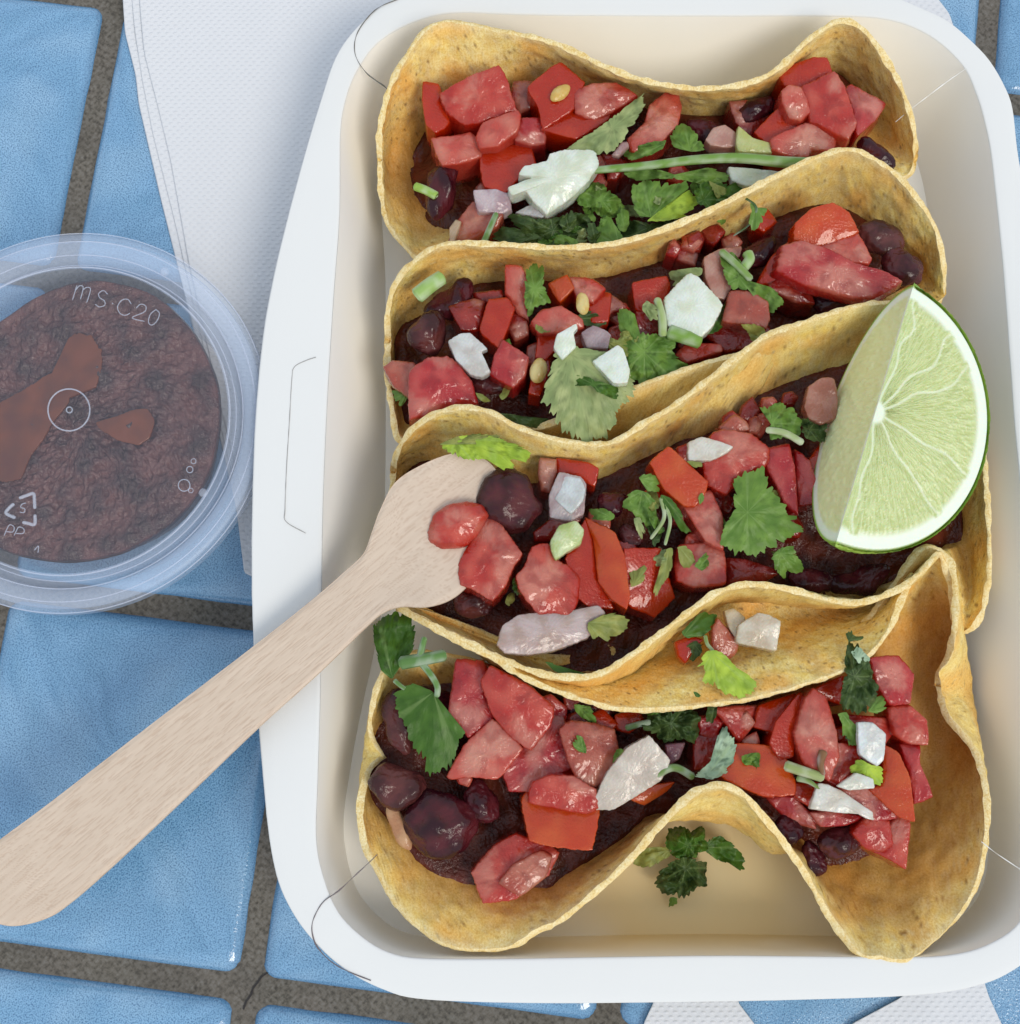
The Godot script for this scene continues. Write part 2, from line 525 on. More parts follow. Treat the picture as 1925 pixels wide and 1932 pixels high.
func seam_strip(tm: TriangleMesh, parent: Node3D, called: String, a: Array, half: float, col: Color) -> void:
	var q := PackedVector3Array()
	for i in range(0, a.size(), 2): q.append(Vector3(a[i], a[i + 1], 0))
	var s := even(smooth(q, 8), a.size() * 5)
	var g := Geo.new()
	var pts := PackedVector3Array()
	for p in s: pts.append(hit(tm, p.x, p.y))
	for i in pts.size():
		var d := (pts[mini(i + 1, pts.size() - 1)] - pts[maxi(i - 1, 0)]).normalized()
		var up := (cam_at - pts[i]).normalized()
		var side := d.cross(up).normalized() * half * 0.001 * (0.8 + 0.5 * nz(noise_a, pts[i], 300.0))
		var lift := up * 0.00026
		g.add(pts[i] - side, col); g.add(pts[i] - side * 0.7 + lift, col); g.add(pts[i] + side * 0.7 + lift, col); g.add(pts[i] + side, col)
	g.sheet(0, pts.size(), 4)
	obj(called, g, M.seam_strip, parent)

# ---------------------------------------------------------------- tortillas
# B, F: the two lips as (x, y, h); the rest are knots along the fold: vf where between the lips the fold lies, vh its height, bf / ff where the walls stand, bh / fh how high (0 fold .. 1 lip)
class Shell:
	var ns := 0
	var nt := 0
	var p := PackedVector3Array()
	func at(i: int, j: int) -> Vector3: return p[clampi(i, 0, ns - 1) * nt + clampi(j, 0, nt - 1)]
func shell(B: Array, F: Array, k: Dictionary) -> Shell:
	var s := Shell.new()
	s.ns = 300; s.nt = 80
	var b := curve(B, s.ns)
	var f := curve(F, s.ns)
	for i in s.ns:
		var u := float(i) / (s.ns - 1)
		var vf := knots(k.vf, u)
		var vh := knots(k.vh, u)
		var lb := b[i]
		var lf := f[i]
		var pb := lb.lerp(lf, knots(k.bf, u))
		var pf := lf.lerp(lb, knots(k.ff, u))
		var pv := lb.lerp(lf, vf)
		pv.z = minf(vh, minf(lb.z, lf.z))
		pb.z = lerpf(pv.z, lb.z, knots(k.bh, u))
		pf.z = lerpf(pv.z, lf.z, knots(k.fh, u))
		var c := PackedVector3Array([P(lb.x, lb.y, lb.z), P(pb.x, pb.y, pb.z), P(pv.x, pv.y, pv.z), P(pf.x, pf.y, pf.z), P(lf.x, lf.y, lf.z)])
		s.p.append_array(even(smooth(c, 16), s.nt))
	return s
func tortilla(s: Shell, parent: Node3D, seed_: float, thick := 1.7, stain := 22.0, tone := 0.0) -> void:
	var g := Geo.new()
	var ns := s.ns
	var nt := s.nt
	var off := Vector3(seed_, seed_ * 0.37, 0)
	var nrm := PackedVector3Array()
	for i in ns:
		for j in nt:
			var du := s.at(i + 2, j) - s.at(i - 2, j)
			var dt := s.at(i, j + 2) - s.at(i, j - 2)
			var n := dt.cross(du)
			if n.length_squared() < 1e-16: n = Vector3.UP * 1e-3
			n = n.normalized()
			nrm.append(n)
	for side in 2:
		for i in ns:
			for j in nt:
				var p := s.at(i, j)
				var n := nrm[i * nt + j]
				var q := p + off
				var t := absf(j / float(nt - 1) - 0.5) * 2.0
				var lip := smoothstep(0.93, 1.0, t)
				var blister := nz(noise_b, q + Vector3(0, side * 3.0, 0), 160.0)
				var bump := 0.30 * nz(noise_a, q, 220.0) + 0.22 * blister + 0.16 * nz(noise_c, q, 900.0)
				var rag := lip * (0.22 * nz(noise_c, q, 230.0) + 0.07 * nz(noise_a, q * 3.0, 500.0))
				var inward := (s.at(i, 40) - p).normalized()
				p += n * (bump * 0.001 if side == 0 else -(thick + bump) * 0.001) - inward * rag * 0.001
				# masa: yellow, with pale raised flakes and toasted hollows
				var m := nz(noise_b, q + Vector3(side, 0, 0), 420.0)
				var big := nz(noise_a, q, 70.0)
				var col := blend(Color(0.93, 0.68, 0.175), Color(0.96, 0.82, 0.39), 0.5 + 0.9 * m + 0.3 * tone)
				col = blend(col, Color(0.91, 0.54, 0.150), 0.22 + 1.2 * big)
				var toast := nz(noise_c, q + Vector3(5, 0, side), 1100.0) + 0.5 * nz(noise_a, q, 150.0)
				col = blend(col, Color(0.36, 0.19, 0.06), smoothstep(0.36, 0.8, toast) * 0.35)
				var scorch := nz(noise_a, q + Vector3(2, side * 7.0, 4), 120.0) + 0.35 * m
				col = blend(col, Color(0.60, 0.36, 0.13), smoothstep(0.30, 0.62, scorch) * 0.32)
				col = blend(col, Color(0.22, 0.10, 0.03), smoothstep(0.60, 0.78, nz(noise_a, q + Vector3(8, 0, side), 700.0)) * 0.75)
				col = blend(col, Color(0.84, 0.70, 0.40), smoothstep(0.25, 0.6, nz(noise_c, q + Vector3(9, 2, 0), 700.0)) * 0.55)
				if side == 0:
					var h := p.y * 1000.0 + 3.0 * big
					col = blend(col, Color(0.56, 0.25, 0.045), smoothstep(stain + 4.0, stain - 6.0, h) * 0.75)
				else:
					col = blend(col, Color(0.76, 0.58, 0.22), 0.35)
				col = blend(col, Color(0.88, 0.76, 0.46), lip * 0.6)
				g.add(p, col)
	g.sheet(0, ns, nt, false, true)
	var o := ns * nt
	g.sheet(o, ns, nt, false, false)
	# the rounded, pale, crumbly edge
	for e in [0, nt - 1]:
		var first := g.v.size()
		for i in ns:
			var a := g.v[i * nt + e]
			var b := g.v[o + i * nt + e]
			var outw := (s.at(i, e) - s.at(i, 8 if e == 0 else nt - 9)).normalized()
			for k in 5:
				var w := k / 4.0
				var p := a.lerp(b, w)
				var crumb := 0.5 + 0.35 * nz(noise_c, p + off, 650.0) + 0.35 * nz(noise_a, p + off, 1700.0)
				if k > 0 and k < 4: p += outw * sin(w * PI) * 0.00045 * crumb
				g.add(p, blend(Color(0.90, 0.78, 0.48), Color(0.80, 0.58, 0.22), 0.35 + nz(noise_b, p + off, 500.0)))
		g.sheet(first, ns, 5, false, e == 0)
	obj("tortilla", g, M.tortilla, parent)
# the mass of stewed beans that fills a fold up to a height
func stew(s: Shell, level: Array, label: String, seed_: float, s0 := 0.02, s1 := 0.98) -> void:
	var g := Geo.new()
	var nq := 44
	var rows := 0
	for i in range(int(s.ns * s0), int(s.ns * s1)):
		var h := knots(level, float(i) / s.ns) * 0.001
		var lowest := 0
		for j in s.nt:
			if s.at(i, j).y < s.at(i, lowest).y: lowest = j
		var a := lowest
		var b := lowest
		while a > 0 and s.at(i, a).y < h: a -= 1
		while b < s.nt - 1 and s.at(i, b).y < h: b += 1
		var pa := s.at(i, a)
		var pb := s.at(i, b)
		for q in nq:
			var t := float(q) / (nq - 1)
			var p := pa.lerp(pb, t)
			var rim := minf(t, 1.0 - t) * 2.0
			var k := p + Vector3(seed_, 0, 0)
			p.y = h + (1.6 * nz(noise_a, k, 90.0) + 0.7 * nz(noise_b, k, 260.0)) * 0.001 * minf(1.0, rim * 4.0) - (0.0 if rim > 0 else 0.0006)
			g.add(p, blend(Color(0.150, 0.032, 0.018), Color(0.050, 0.012, 0.008), 0.5 + nz(noise_b, k, 130.0)))
		rows += 1
	g.sheet(0, rows, nq, false, true)
	tag(obj("bean_stew", g, M.stew), label, "bean filling", "stewed beans in the tacos")

# ---------------------------------------------------------------- food pieces
# a cut piece: its top outline, height of the top (mm), depth (mm); tilt = rise per plan unit (x, y); lean shifts the foot in plan
func chunk(q: PackedVector2Array, h: float, depth: float, tilt: Vector2, lean: Vector2, spread: float, bevel: float, rough: float, dome: float, paint: Callable) -> Geo:
	var o := outline(q, 2.4, 0.07, 2)
	var c := centre(o)
	for i in o.size():
		var e := Vector3(o[i].x, o[i].y, q[0].x) * 0.001
		o[i] = c + (o[i] - c) * (1.05 + 0.030 * nz(noise_b, e, 55.0) + 0.022 * nz(noise_c, e, 160.0))
	var w := o.size()
	var g := Geo.new()
	var mean := 0.0
	for p in o: mean += p.distance_to(c)
	mean /= w
	var bs := clampf(bevel / (mean * 0.125), 0.02, 0.3)
	# (scale, drop mm, 0 top .. 1 side)
	var rings := [[0.08, 0.0, 0.0], [0.17, 0.0, 0.0], [0.26, 0.0, 0.0], [0.35, 0.0, 0.0], [0.44, 0.0, 0.0], [0.53, 0.0, 0.0], [0.61, 0.0, 0.0], [0.69, 0.0, 0.0], [0.77, 0.0, 0.0], [0.87 - bs * 0.5, 0.0, 0.0], [1.0 - bs, 0.0, 0.0], [1.0 - bs * 0.4, bevel * 0.22, 0.1], [1.0 - bs * 0.08, bevel * 0.6, 0.5], [1.0, bevel * 1.1, 0.9]]
	for k in 5: rings.append([1.0, bevel * 1.1 + (depth - bevel * 1.1) * (k + 1) / 5.0, 1.0])
	for r in rings:
		for j in w:
			var p: Vector2 = o[j]
			var q2: Vector2 = c + (p - c) * r[0]
			var d: float = r[1]
			var fall := d / depth
			var hh: float = h + tilt.dot(q2 - c) * 0.125 + dome * (1.0 - r[0] * r[0]) - d
			var at := P(q2.x, q2.y, hh + d)
			at.y = hh * 0.001
			at += Vector3(lean.x, 0, lean.y) * 0.000125 * fall
			at += Vector3(q2.x - c.x, 0, q2.y - c.y) * 0.000125 * spread * fall
			var n := nz(noise_a, at, 260.0) * 0.6 + nz(noise_b, at, 700.0) * 0.4
			if r[2] < 0.95: at.y += n * rough * 0.001
			else: at += Vector3(q2.x - c.x, 0, q2.y - c.y).normalized() * n * rough * 0.0008
			g.add(at, paint.call(at, r[0], r[2]))
	g.sheet(0, rings.size(), w, true, true)
	var m := P(c.x, c.y, h + dome)
	m.y += nz(noise_a, m, 260.0) * rough * 0.0006
	var t0 := g.add(m, paint.call(m, 0.0, 0.0))
	for j in w: g.tri(t0, j, (j + 1) % w)
	var L := (rings.size() - 1) * w
	var b0 := g.add(m - Vector3(0, (depth + dome) * 0.001, 0) + Vector3(lean.x, 0, lean.y) * 0.000125, paint.call(m, 1.0, 1.0))
	for j in w: g.tri(b0, L + (j + 1) % w, L + j)
	return g
const FLESH := {
	"f": [Color(0.57, 0.036, 0.022), Color(0.72, 0.115, 0.072), Color(0.50, 0.020, 0.007)],
	"p": [Color(0.68, 0.092, 0.062), Color(0.79, 0.220, 0.150), Color(0.58, 0.044, 0.022)],
	"s": [Color(0.53, 0.024, 0.003), Color(0.62, 0.045, 0.009), Color(0.47, 0.017, 0.002)],
	"o": [Color(0.66, 0.062, 0.006), Color(0.74, 0.110, 0.017), Color(0.58, 0.042, 0.004)],
	"d": [Color(0.31, 0.016, 0.010), Color(0.43, 0.040, 0.025), Color(0.25, 0.010, 0.005)],
	"m": [Color(0.51, 0.022, 0.026), Color(0.70, 0.105, 0.085), Color(0.44, 0.013, 0.010)],
	"b": [Color(0.50, 0.095, 0.056), Color(0.66, 0.230, 0.150), Color(0.39, 0.055, 0.030)]}
func tomato(z: int, pts: Array, h: float, kind: String, label: String, o: Dictionary = {}) -> MeshInstance3D:
	var f: Array = FLESH[kind]
	var sd: float = pts[0] * 0.013 + z
	var sk: bool = kind in ["s", "o"]
	var paint := func(p: Vector3, r: float, side: float) -> Color:
		var k := p + Vector3(sd, 0, 0)
		var n := nz(noise_a, k, 170.0)
		var col: Color = blend(f[0], f[1], (0.25 if sk else 0.42) + 0.9 * n)
		if not sk:
			# pale core flesh that turns deep red towards the skin
			var pale := smoothstep(0.05, 0.55, nz(noise_a, k + Vector3(0, 3, 0), 75.0) + 0.25 * nz(noise_b, k, 420.0))
			col = blend(col, f[1].lerp(Color(0.90, 0.52, 0.38), 0.62), pale * 0.58)
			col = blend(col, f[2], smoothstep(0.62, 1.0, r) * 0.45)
			col = blend(col, f[0].darkened(0.4), smoothstep(0.1, 0.5, nz(noise_c, k, 190.0)) * 0.5)
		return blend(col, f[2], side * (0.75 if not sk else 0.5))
	var tilt: Vector2 = o.get("tilt", Vector2(rng.randf_range(-0.28, 0.28), rng.randf_range(-0.26, 0.12)))
	var g := chunk(zl(z, pts), h, maxf(o.get("depth", 11.0), 11.0 if o.get("depth", 11.0) > 7.0 else 3.0), tilt, o.get("lean", Vector2(0, 0)) * zs(z), o.get("spread", 0.06), o.get("bevel", 0.62 if not sk else 0.42), 0.50 if not sk else 0.16, o.get("dome", 0.45), paint)
	return tag(obj("diced_tomato", g, M.tomato), label, "tomato", "diced tomato pieces")
func onion(z: int, pts: Array, h: float, label: String, o: Dictionary = {}) -> MeshInstance3D:
	var c0: Color = o.get("col", Color(0.78, 0.80, 0.62))
	var c1: Color = o.get("col2", Color(0.92, 0.92, 0.83))
	var paint := func(p: Vector3, r: float, side: float) -> Color:
		var n := nz(noise_a, p, 200.0) + 0.5 * nz(noise_b, p, 800.0)
		var ln := 0.5 + 0.5 * sin((p.x * 0.8 + p.z * 0.6) * 9000.0 + 4.0 * n)
		return blend(blend(c0, c1, 0.5 + n), c0.darkened(0.15), 0.25 * ln + side * 0.15)
	var tilt: Vector2 = o.get("tilt", Vector2(rng.randf_range(-0.2, 0.2), rng.randf_range(-0.25, 0.1)))
	var g := chunk(zl(z, pts), h, o.get("depth", 4.0), tilt, o.get("lean", Vector2(0, 0)) * zs(z), 0.02, 0.35, 0.3, o.get("dome", 0.3), paint)
	return tag(obj("onion_piece", g, M.onion), label, "onion", "chopped onion pieces")
# a smooth bean or seed lying at plan (x, y); long, wide: half sizes in the zone's units
func pip(z: int, x: float, y: float, h: float, lng: float, wid: float, deg: float, col: Color, col2: Color, lump: float, bend: float, flat := 0.8) -> Geo:
	var g := Geo.new()
	var c := zp(z, x, y)
	var at := P(c.x, c.y, h)
	var a := lng * zs(z) * 0.000122
	var b := wid * zs(z) * 0.000122
	var rot := Basis(Vector3.UP, -deg_to_rad(deg))
	var nu := 40
	var nv := 56
	for i in nu + 1:
		var th := PI * i / nu
		for j in nv:
			var ph := TAU * j / nv
			var u := Vector3(cos(th), sin(th) * cos(ph), sin(th) * sin(ph))
			var p := Vector3(a * u.x, b * flat * u.y, b * u.z)
			p.z += bend * b * (1.0 - u.x * u.x)
			p = at + rot * p
			var n := nz(noise_a, p + Vector3(0, h, 0), 150.0)
			var wr := absf(nz(noise_b, p, 330.0))
			p += (rot * u) * (n * 1.3 - wr * 0.8) * lump * 0.001
			g.add(p, blend(col, col2, 0.5 + 1.1 * n + 0.4 * nz(noise_c, p, 500.0)))
	g.sheet(0, nu + 1, nv, true, true)
	return g
func bean(z: int, x: float, y: float, h: float, lng: float, wid: float, deg: float, label: String, pale := 0.0) -> void:
	var c := blend(Color(0.085, 0.014, 0.018), Color(0.15, 0.055, 0.045), pale)
	var g := pip(z, x, y, h, lng, wid, deg, c, blend(Color(0.030, 0.006, 0.009), Color(0.07, 0.024, 0.02), pale), 0.8, 0.25)
	tag(obj("black_bean", g, M.bean), label, "bean", "whole beans in the tacos")
func seed_in(o: MeshInstance3D, z: int, x: float, y: float, h: float, l: float, w: float, deg: float) -> void:
	obj("seed", pip(z, x, y, h, l, w, deg, Color(0.74, 0.44, 0.11), Color(0.82, 0.62, 0.27), 0.25, 0.0, 0.7), M.onion, o)
# a leaf that fans out from (bx, by) to its outline
const GREEN := {"mid": Color(0.105, 0.200, 0.034), "pale": Color(0.235, 0.295, 0.115), "dark": Color(0.042, 0.075, 0.020), "lime": Color(0.270, 0.400, 0.040), "teal": Color(0.280, 0.400, 0.260), "deep": Color(0.045, 0.110, 0.014), "muted": Color(0.20, 0.23, 0.055)}
func leaf(z: int, pts: Array, bx: float, by: float, h: float, tone: String, label: String, o: Dictionary = {}) -> MeshInstance3D:
	var q := outline(zl(z, pts), 2.2, 0.10, 2)
	var b := zp(z, bx, by)
	var w := q.size()
	var K := 22
	var g := Geo.new()
	var crumple: float = o.get("crumple", 0.5)
	var curl: float = o.get("curl", -1.2)
	var tilt: Vector2 = o.get("tilt", Vector2.ZERO)
	var veins: float = o.get("veins", 7.0)
	var base: Color = GREEN[tone]
	var tooth: float = o.get("tooth", 5.0)
	var far := 1.0
	for p in q: far = maxf(far, p.distance_to(b))
	for side in 2:
		for k in K + 1:
			var r := float(k) / K
			for j in w:
				var p := q[j]
				var teeth := 1.0 + (0.075 * nz(noise_c, Vector3(p.x, p.y, 7) * 0.001, 95.0) - 0.05 * absf(nz(noise_a, Vector3(p.x, p.y, 3) * 0.001, 60.0))) * smoothstep(0.55, 1.0, r)
				var ph := j * 2.2 / (tooth * 2.4 + 3.0) + 1.3 * nz(noise_a, Vector3(p.x, p.y, 5) * 0.001, 20.0)
				var cut := (1.0 - pow(absf(sin(PI * ph)), 0.7)) * (0.25 + 1.5 * absf(nz(noise_a, Vector3(p.x, p.y, 1) * 0.001, 40.0))) + 1.7 * pow(1.0 - absf(sin(PI * ph * 0.21 + 0.6)), 4.0)
				teeth -= tooth / maxf(20.0, (p - b).length()) * cut * smoothstep(0.55, 1.0, r)
				var d := (p - b) * r * teeth
				var at := b + d
				var ang := d.angle()
				var reach := d.length() / far
				var rib := cos(ang * veins)
				var pos := Vector3(at.x * 0.000125, h * 0.01, at.y * 0.000125)
				var hh: float = h + curl * reach * reach * 2.2 + tilt.dot(d) * 0.125 + crumple * (1.5 * nz(noise_a, pos, 160.0) + 1.0 * nz(noise_b, pos, 330.0)) * minf(1.0, reach * 3.0) - 0.28 * absf(rib) * reach * 1.5
				hh -= (0.3 if side == 1 else 0.0) * (1.0 if k < K else 0.0)
				var vein := smoothstep(0.955, 1.0, absf(cos(ang * veins * 0.5))) * (1.0 - 0.6 * reach)
				var fork := smoothstep(0.93, 1.0, cos(reach * 26.0 + 7.0 * rib)) * smoothstep(0.15, 0.4, reach) * 0.35
				var col := blend(base, Color(base.r * 1.55, base.g * 1.4, base.b * 1.5), 0.35 + 0.9 * nz(noise_a, pos, 260.0))
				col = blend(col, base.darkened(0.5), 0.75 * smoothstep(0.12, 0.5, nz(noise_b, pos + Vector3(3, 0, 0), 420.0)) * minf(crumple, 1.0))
				col = blend(col, base.lerp(Color(0.42, 0.55, 0.22), 0.35), vein * 0.6)
				col = blend(col, base.darkened(0.35), fork)
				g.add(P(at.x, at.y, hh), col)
	g.sheet(0, K + 1, w, true, false)
	g.sheet((K + 1) * w, K + 1, w, true, true)
	return tag(obj(o.get("called", "cilantro_leaf"), g, M.leaf), label, "cilantro", "cilantro leaves and stems")
func tube(pts: PackedVector3Array, r0: float, r1: float, col: Color, g: Geo = null) -> Geo:
	if g == null: g = Geo.new()
	var s := even(smooth(pts, 8), pts.size() * 7)
	var first := g.v.size()
	var n := s.size()
	for i in n:
		var d := (s[mini(i + 1, n - 1)] - s[maxi(i - 1, 0)]).normalized()
		var side := d.cross(Vector3.UP).normalized()
		var up := side.cross(d).normalized()
		var r := lerpf(r0, r1, float(i) / (n - 1)) * 0.001
		if i == 0 or i == n - 1: r *= 0.6
		for j in 10:
			var a := TAU * j / 10
			var p := s[i] + (side * cos(a) + up * sin(a)) * r
			g.add(p, blend(col, col.lightened(0.25), 0.3 + 0.5 * sin(a * 3.0) + nz(noise_a, p, 300.0)))
	g.sheet(first, n, 10, true, true)
	for e in [0, n - 1]:
		var m := g.add(s[e], col.lightened(0.35))
		for j in 10:
			var a: int = first + e * 10 + j
			var b: int = first + e * 10 + (j + 1) % 10
			if e == 0: g.tri(m, b, a)
			else: g.tri(m, a, b)
	return g
func path(z: int, a: Array) -> PackedVector3Array:   # x, y, h triples
	var r := PackedVector3Array()
	for i in range(0, a.size(), 3):
		var p := zp(z, a[i], a[i + 1])
		r.append(P(p.x, p.y, a[i + 2]))
	return r
func stalk(z: int, a: Array, r0: float, r1: float, tone: Color, label: String) -> void:
	tag(obj("cilantro_stalk", tube(path(z, a), r0, r1, tone), M.leaf), label, "cilantro", "cilantro leaves and stems")

# chopped bits that nothing tells apart: n of them round (x, y) within rx, ry, at heights about h
func shreds(x: float, y: float, rx: float, ry: float, n: int, h: float, slope: float, label: String) -> void:
	var tones := ["mid", "dark", "deep", "mid", "muted", "pale"]
	for i in n:
		var c := Vector2(x + rng.randf_range(-rx, rx), 0)
		c.y = y + rng.randf_range(-ry, ry) + slope * (c.x - x)
		var a := rng.randf() * TAU
		var l := rng.randf_range(16, 34)
		var w := rng.randf_range(9, 18)
		var q := []
		for k in 9:
			var t := TAU * k / 9.0
			var r := 1.0 + rng.randf_range(-0.28, 0.22)
			var p := Vector2(cos(t) * l, sin(t) * w).rotated(a) * r + c
			q.append_array([p.x, p.y])
		var e := c + Vector2(l * 0.7, 0).rotated(a)
		leaf(0, q, e.x, e.y, h + rng.randf_range(-1.5, 1.8), tones[rng.randi() % 6], label, {"crumple": rng.randf_range(0.6, 1.8), "curl": rng.randf_range(-1.6, 0.4), "tilt": Vector2(rng.randf_range(-0.5, 0.5), rng.randf_range(-0.5, 0.3)), "called": "cilantro_shred"}).set_meta("group", "chopped cilantro shreds")
func scraps(x: float, y: float, rx: float, ry: float, n: int, h: float, slope: float, label: String) -> void:
	var kinds := ["d", "f", "m", "d", "s", "p"]
	for i in n:
		var c := Vector2(x + rng.randf_range(-rx, rx), 0)
		c.y = y + rng.randf_range(-ry, ry) + slope * (c.x - x)
		var q := []
		var l := rng.randf_range(18, 34)
		for k in 5:
			var p := c + Vector2(l, 0).rotated(TAU * k / 5.0 + rng.randf_range(-0.3, 0.3)) * rng.randf_range(0.6, 1.0)
			q.append_array([p.x, p.y])
		tomato(0, q, h + rng.randf_range(-1.5, 1.0), kinds[rng.randi() % 6], label, {"depth": 8.0}).set_meta("group", "small tomato scraps")

# ---------------------------------------------------------------- sauce cup, fork, lime
func lathe(g: Geo, at: Vector3, prof: Array, n: int, col: Color, wide := 1.08, tall := 0.78) -> void:
	var first := g.v.size()
	for r in prof:
		for j in n:
			var a := TAU * j / n
			g.add(at + Vector3(cos(a) * r[0] * wide, r[1] * tall, sin(a) * r[0] * wide) * 0.001, col)
	g.sheet(first, prof.size(), n, true)
func make_cup() -> void:
	var mid := P(135, 789, 24.5)
	var c := Vector3(mid.x, 0.0004, mid.z)
	var t := thing("sauce_cup", c, "small round clear plastic cup with a snap-on lid full of dark red salsa", "cup")
	var g := Geo.new()
	lathe(g, c, [[0.0, 0.0], [20.0, 0.1], [33.0, 0.0], [34.6, 0.8], [36.0, 8.0], [38.6, 26.0], [39.2, 28.6], [41.6, 29.0], [43.2, 28.9], [43.5, 28.2], [43.3, 27.4]], 96, Color.WHITE)
	obj("cup_body", g, M.plastic, t)
	g = Geo.new()
	lathe(g, c, [[44.5, 25.6], [44.8, 26.6], [44.6, 29.6], [44.3, 31.0], [43.7, 31.8], [42.8, 32.2], [41.4, 32.3], [40.3, 32.0], [39.4, 31.2], [38.8, 30.0], [38.3, 29.0], [37.6, 28.6], [37.0, 28.7], [36.6, 29.6], [36.3, 30.6], [35.8, 31.1]], 128, Color.WHITE)
	var lid := obj("lid_rim", g, M.plastic, t)
	g = Geo.new()
	lathe(g, c, [[36.0, 31.15], [30.0, 31.2], [15.0, 31.2], [6.4, 31.2], [6.0, 31.5], [5.6, 31.2], [1.1, 31.2], [0.8, 31.6], [0.0, 31.6]], 96, Color.WHITE)
	var panel := obj("lid_panel", g, M.lid_clear, t)
	for k in [[44.6, 30.6, 0.16], [42.2, 32.2, 0.14], [39.2, 31.0, 0.14], [37.3, 28.7, 0.14], [36.2, 31.0, 0.18]]:  # pale rings along the lid's ridges, painting in their bright glints
		g = Geo.new()
		var ring := PackedVector3Array()
		for a in 97: ring.append(c + Vector3(cos(TAU * a / 96.0) * k[0] * 1.08, k[1] * 0.78, sin(TAU * a / 96.0) * k[0] * 1.08) * 0.001)
		obj("lid_glint", tube(ring, k[2], k[2], Color.WHITE, g), M.emboss, t)
	# tabs on the lid's inner edge
	for q in [[785, 268], [970, 1325]]:
		var z := zp(9, q[0], q[1])
		g = Geo.new()
		var p := P(z.x, z.y, 25.0)
		lathe(g, p, [[0.0, 0.5], [0.7, 0.4], [1.0, 0.0], [1.0, -0.8]], 16, Color.WHITE)
		obj("lid_tab", g, M.emboss, t)
	# raised lettering and rings
	var H := 24.6
	for letter in [
		[[347, 405, 368, 335], [362, 358, 380, 338, 398, 345, 385, 402], [398, 356, 415, 345, 433, 354, 415, 418]],
		[[515, 378, 495, 360, 472, 374, 478, 395, 500, 410, 500, 430, 475, 438, 455, 425]],
		[[536, 419, 541, 424]],
		[[628, 425, 610, 402, 580, 408, 562, 440, 575, 470, 600, 478, 622, 468]],
		[[650, 445, 672, 425, 697, 435, 690, 462, 632, 490, 692, 508]],
		[[745, 450, 718, 475, 710, 510, 725, 525, 750, 505, 762, 470, 745, 450]],
		[[20, 1530, 45, 1480, 68, 1490, 62, 1512, 32, 1512]], [[68, 1530, 90, 1490, 115, 1500, 110, 1520, 78, 1520]], [[165, 1600, 184, 1580, 182, 1612]],
		[[126, 1374, 106, 1380, 100, 1396, 119, 1402, 115, 1420, 95, 1418]]]:
		g = Geo.new()
		for s in letter: tube(_flat(9, s, H), 0.12, 0.12, Color.WHITE, g)
		obj("raised_letter", g, M.emboss, panel)
	for a in [[92, 1352, 125, 1340, 160, 1330, 165, 1362, 167, 1402], [168, 1430, 166, 1476, 135, 1472, 108, 1466], [74, 1446, 30, 1424, 45, 1398, 68, 1378]]:
		g = Geo.new()
		tube(_flat(9, a, H), 0.42, 0.42, Color.WHITE, g)
		obj("recycling_arrow", g, M.emboss, panel)
	for r in [[330, 930, 100, 0.20], [332, 930, 14, 0.16], [925, 1175, 12, 0.10], [907, 1215, 15, 0.12], [880, 1290, 28, 0.13], [912, 1315, 11, 0.10]]:
		g = Geo.new()
		var a := []
		for k in 25: a.append_array([r[0] + r[2] * cos(TAU * k / 24.0), r[1] + r[2] * sin(TAU * k / 24.0)])
		tube(_flat(9, a, H), r[3], r[3], Color.WHITE, g)
		obj("raised_ring" if r[2] > 40 or r[2] == 14 else "bubble", g, M.emboss, panel)
	# salsa
	g = Geo.new()
	var o := outline(PackedVector2Array([Vector2(-125, 700), Vector2(-60, 640), Vector2(0, 605), Vector2(62, 560), Vector2(130, 532), Vector2(190, 524), Vector2(290, 548), Vector2(368, 622), Vector2(412, 715), Vector2(418, 800), Vector2(396, 900), Vector2(332, 988), Vector2(232, 1046), Vector2(130, 1064), Vector2(30, 1050), Vector2(-60, 1010), Vector2(-130, 920), Vector2(-160, 800)]), 4.0, 0.2, 2)
	var cc := centre(o)
	var K := 90
	var w := o.size()
	for k in K + 1:
		var r := float(k) / K
		for j in w:
			var q := cc + (o[j] - cc) * r
			var p := P(q.x, q.y, 22.4)
			var n := nz(noise_a, p, 130.0)
			var n2 := 1.0 - absf(nz(noise_b, p, 260.0)) * 2.0
			p.y += (1.2 * n + 0.7 * n2 * n2 + 0.9 * nz(noise_c, p, 450.0)) * 0.001 * minf(1.0, (1.0 - r) * 12.0) - (0.0015 if k == K else 0.0)
			g.add(p, blend(Color(0.130, 0.048, 0.040), Color(0.044, 0.016, 0.015), 0.5 + 0.8 * n + 0.3 * nz(noise_c, p, 300.0)))
	for k in 4:
		for j in w:
			var p := P(o[j].x, o[j].y, 22.4)
			var d := Vector3(p.x - c.x, 0, p.z - c.z)
			g.add(Vector3(c.x, 0, c.z) + d * (1.0 - 0.035 * (k + 1)) + Vector3(0, 0.021 - k * 0.0066, 0), Color(0.10, 0.040, 0.035))
	g.sheet(0, K + 5, w, true)
	obj("salsa", g, M.salsa, t)
	for a in [[300, 660, 320, 600, 370, 580, 430, 590, 470, 660, 470, 740, 440, 830, 330, 840, 320, 900, 250, 980, 200, 1070, 150, 1130, 100, 1250, 0, 1255, -90, 1200, -120, 1050, -60, 930, 0, 900, 130, 830, 220, 770, 290, 740], [460, 990, 560, 960, 640, 930, 700, 925, 735, 980, 710, 1060, 660, 1095, 560, 1070, 480, 1020]]:
		g = chunk(zl(9, a), 24.1, 0.9, Vector2.ZERO, Vector2.ZERO, 0.0, 0.25, 0.03, 0.0, func(p, r, s): return blend(Color(0.150, 0.032, 0.004), Color(0.095, 0.019, 0.002), 0.5 + 1.2 * nz(noise_b, p, 120.0)))
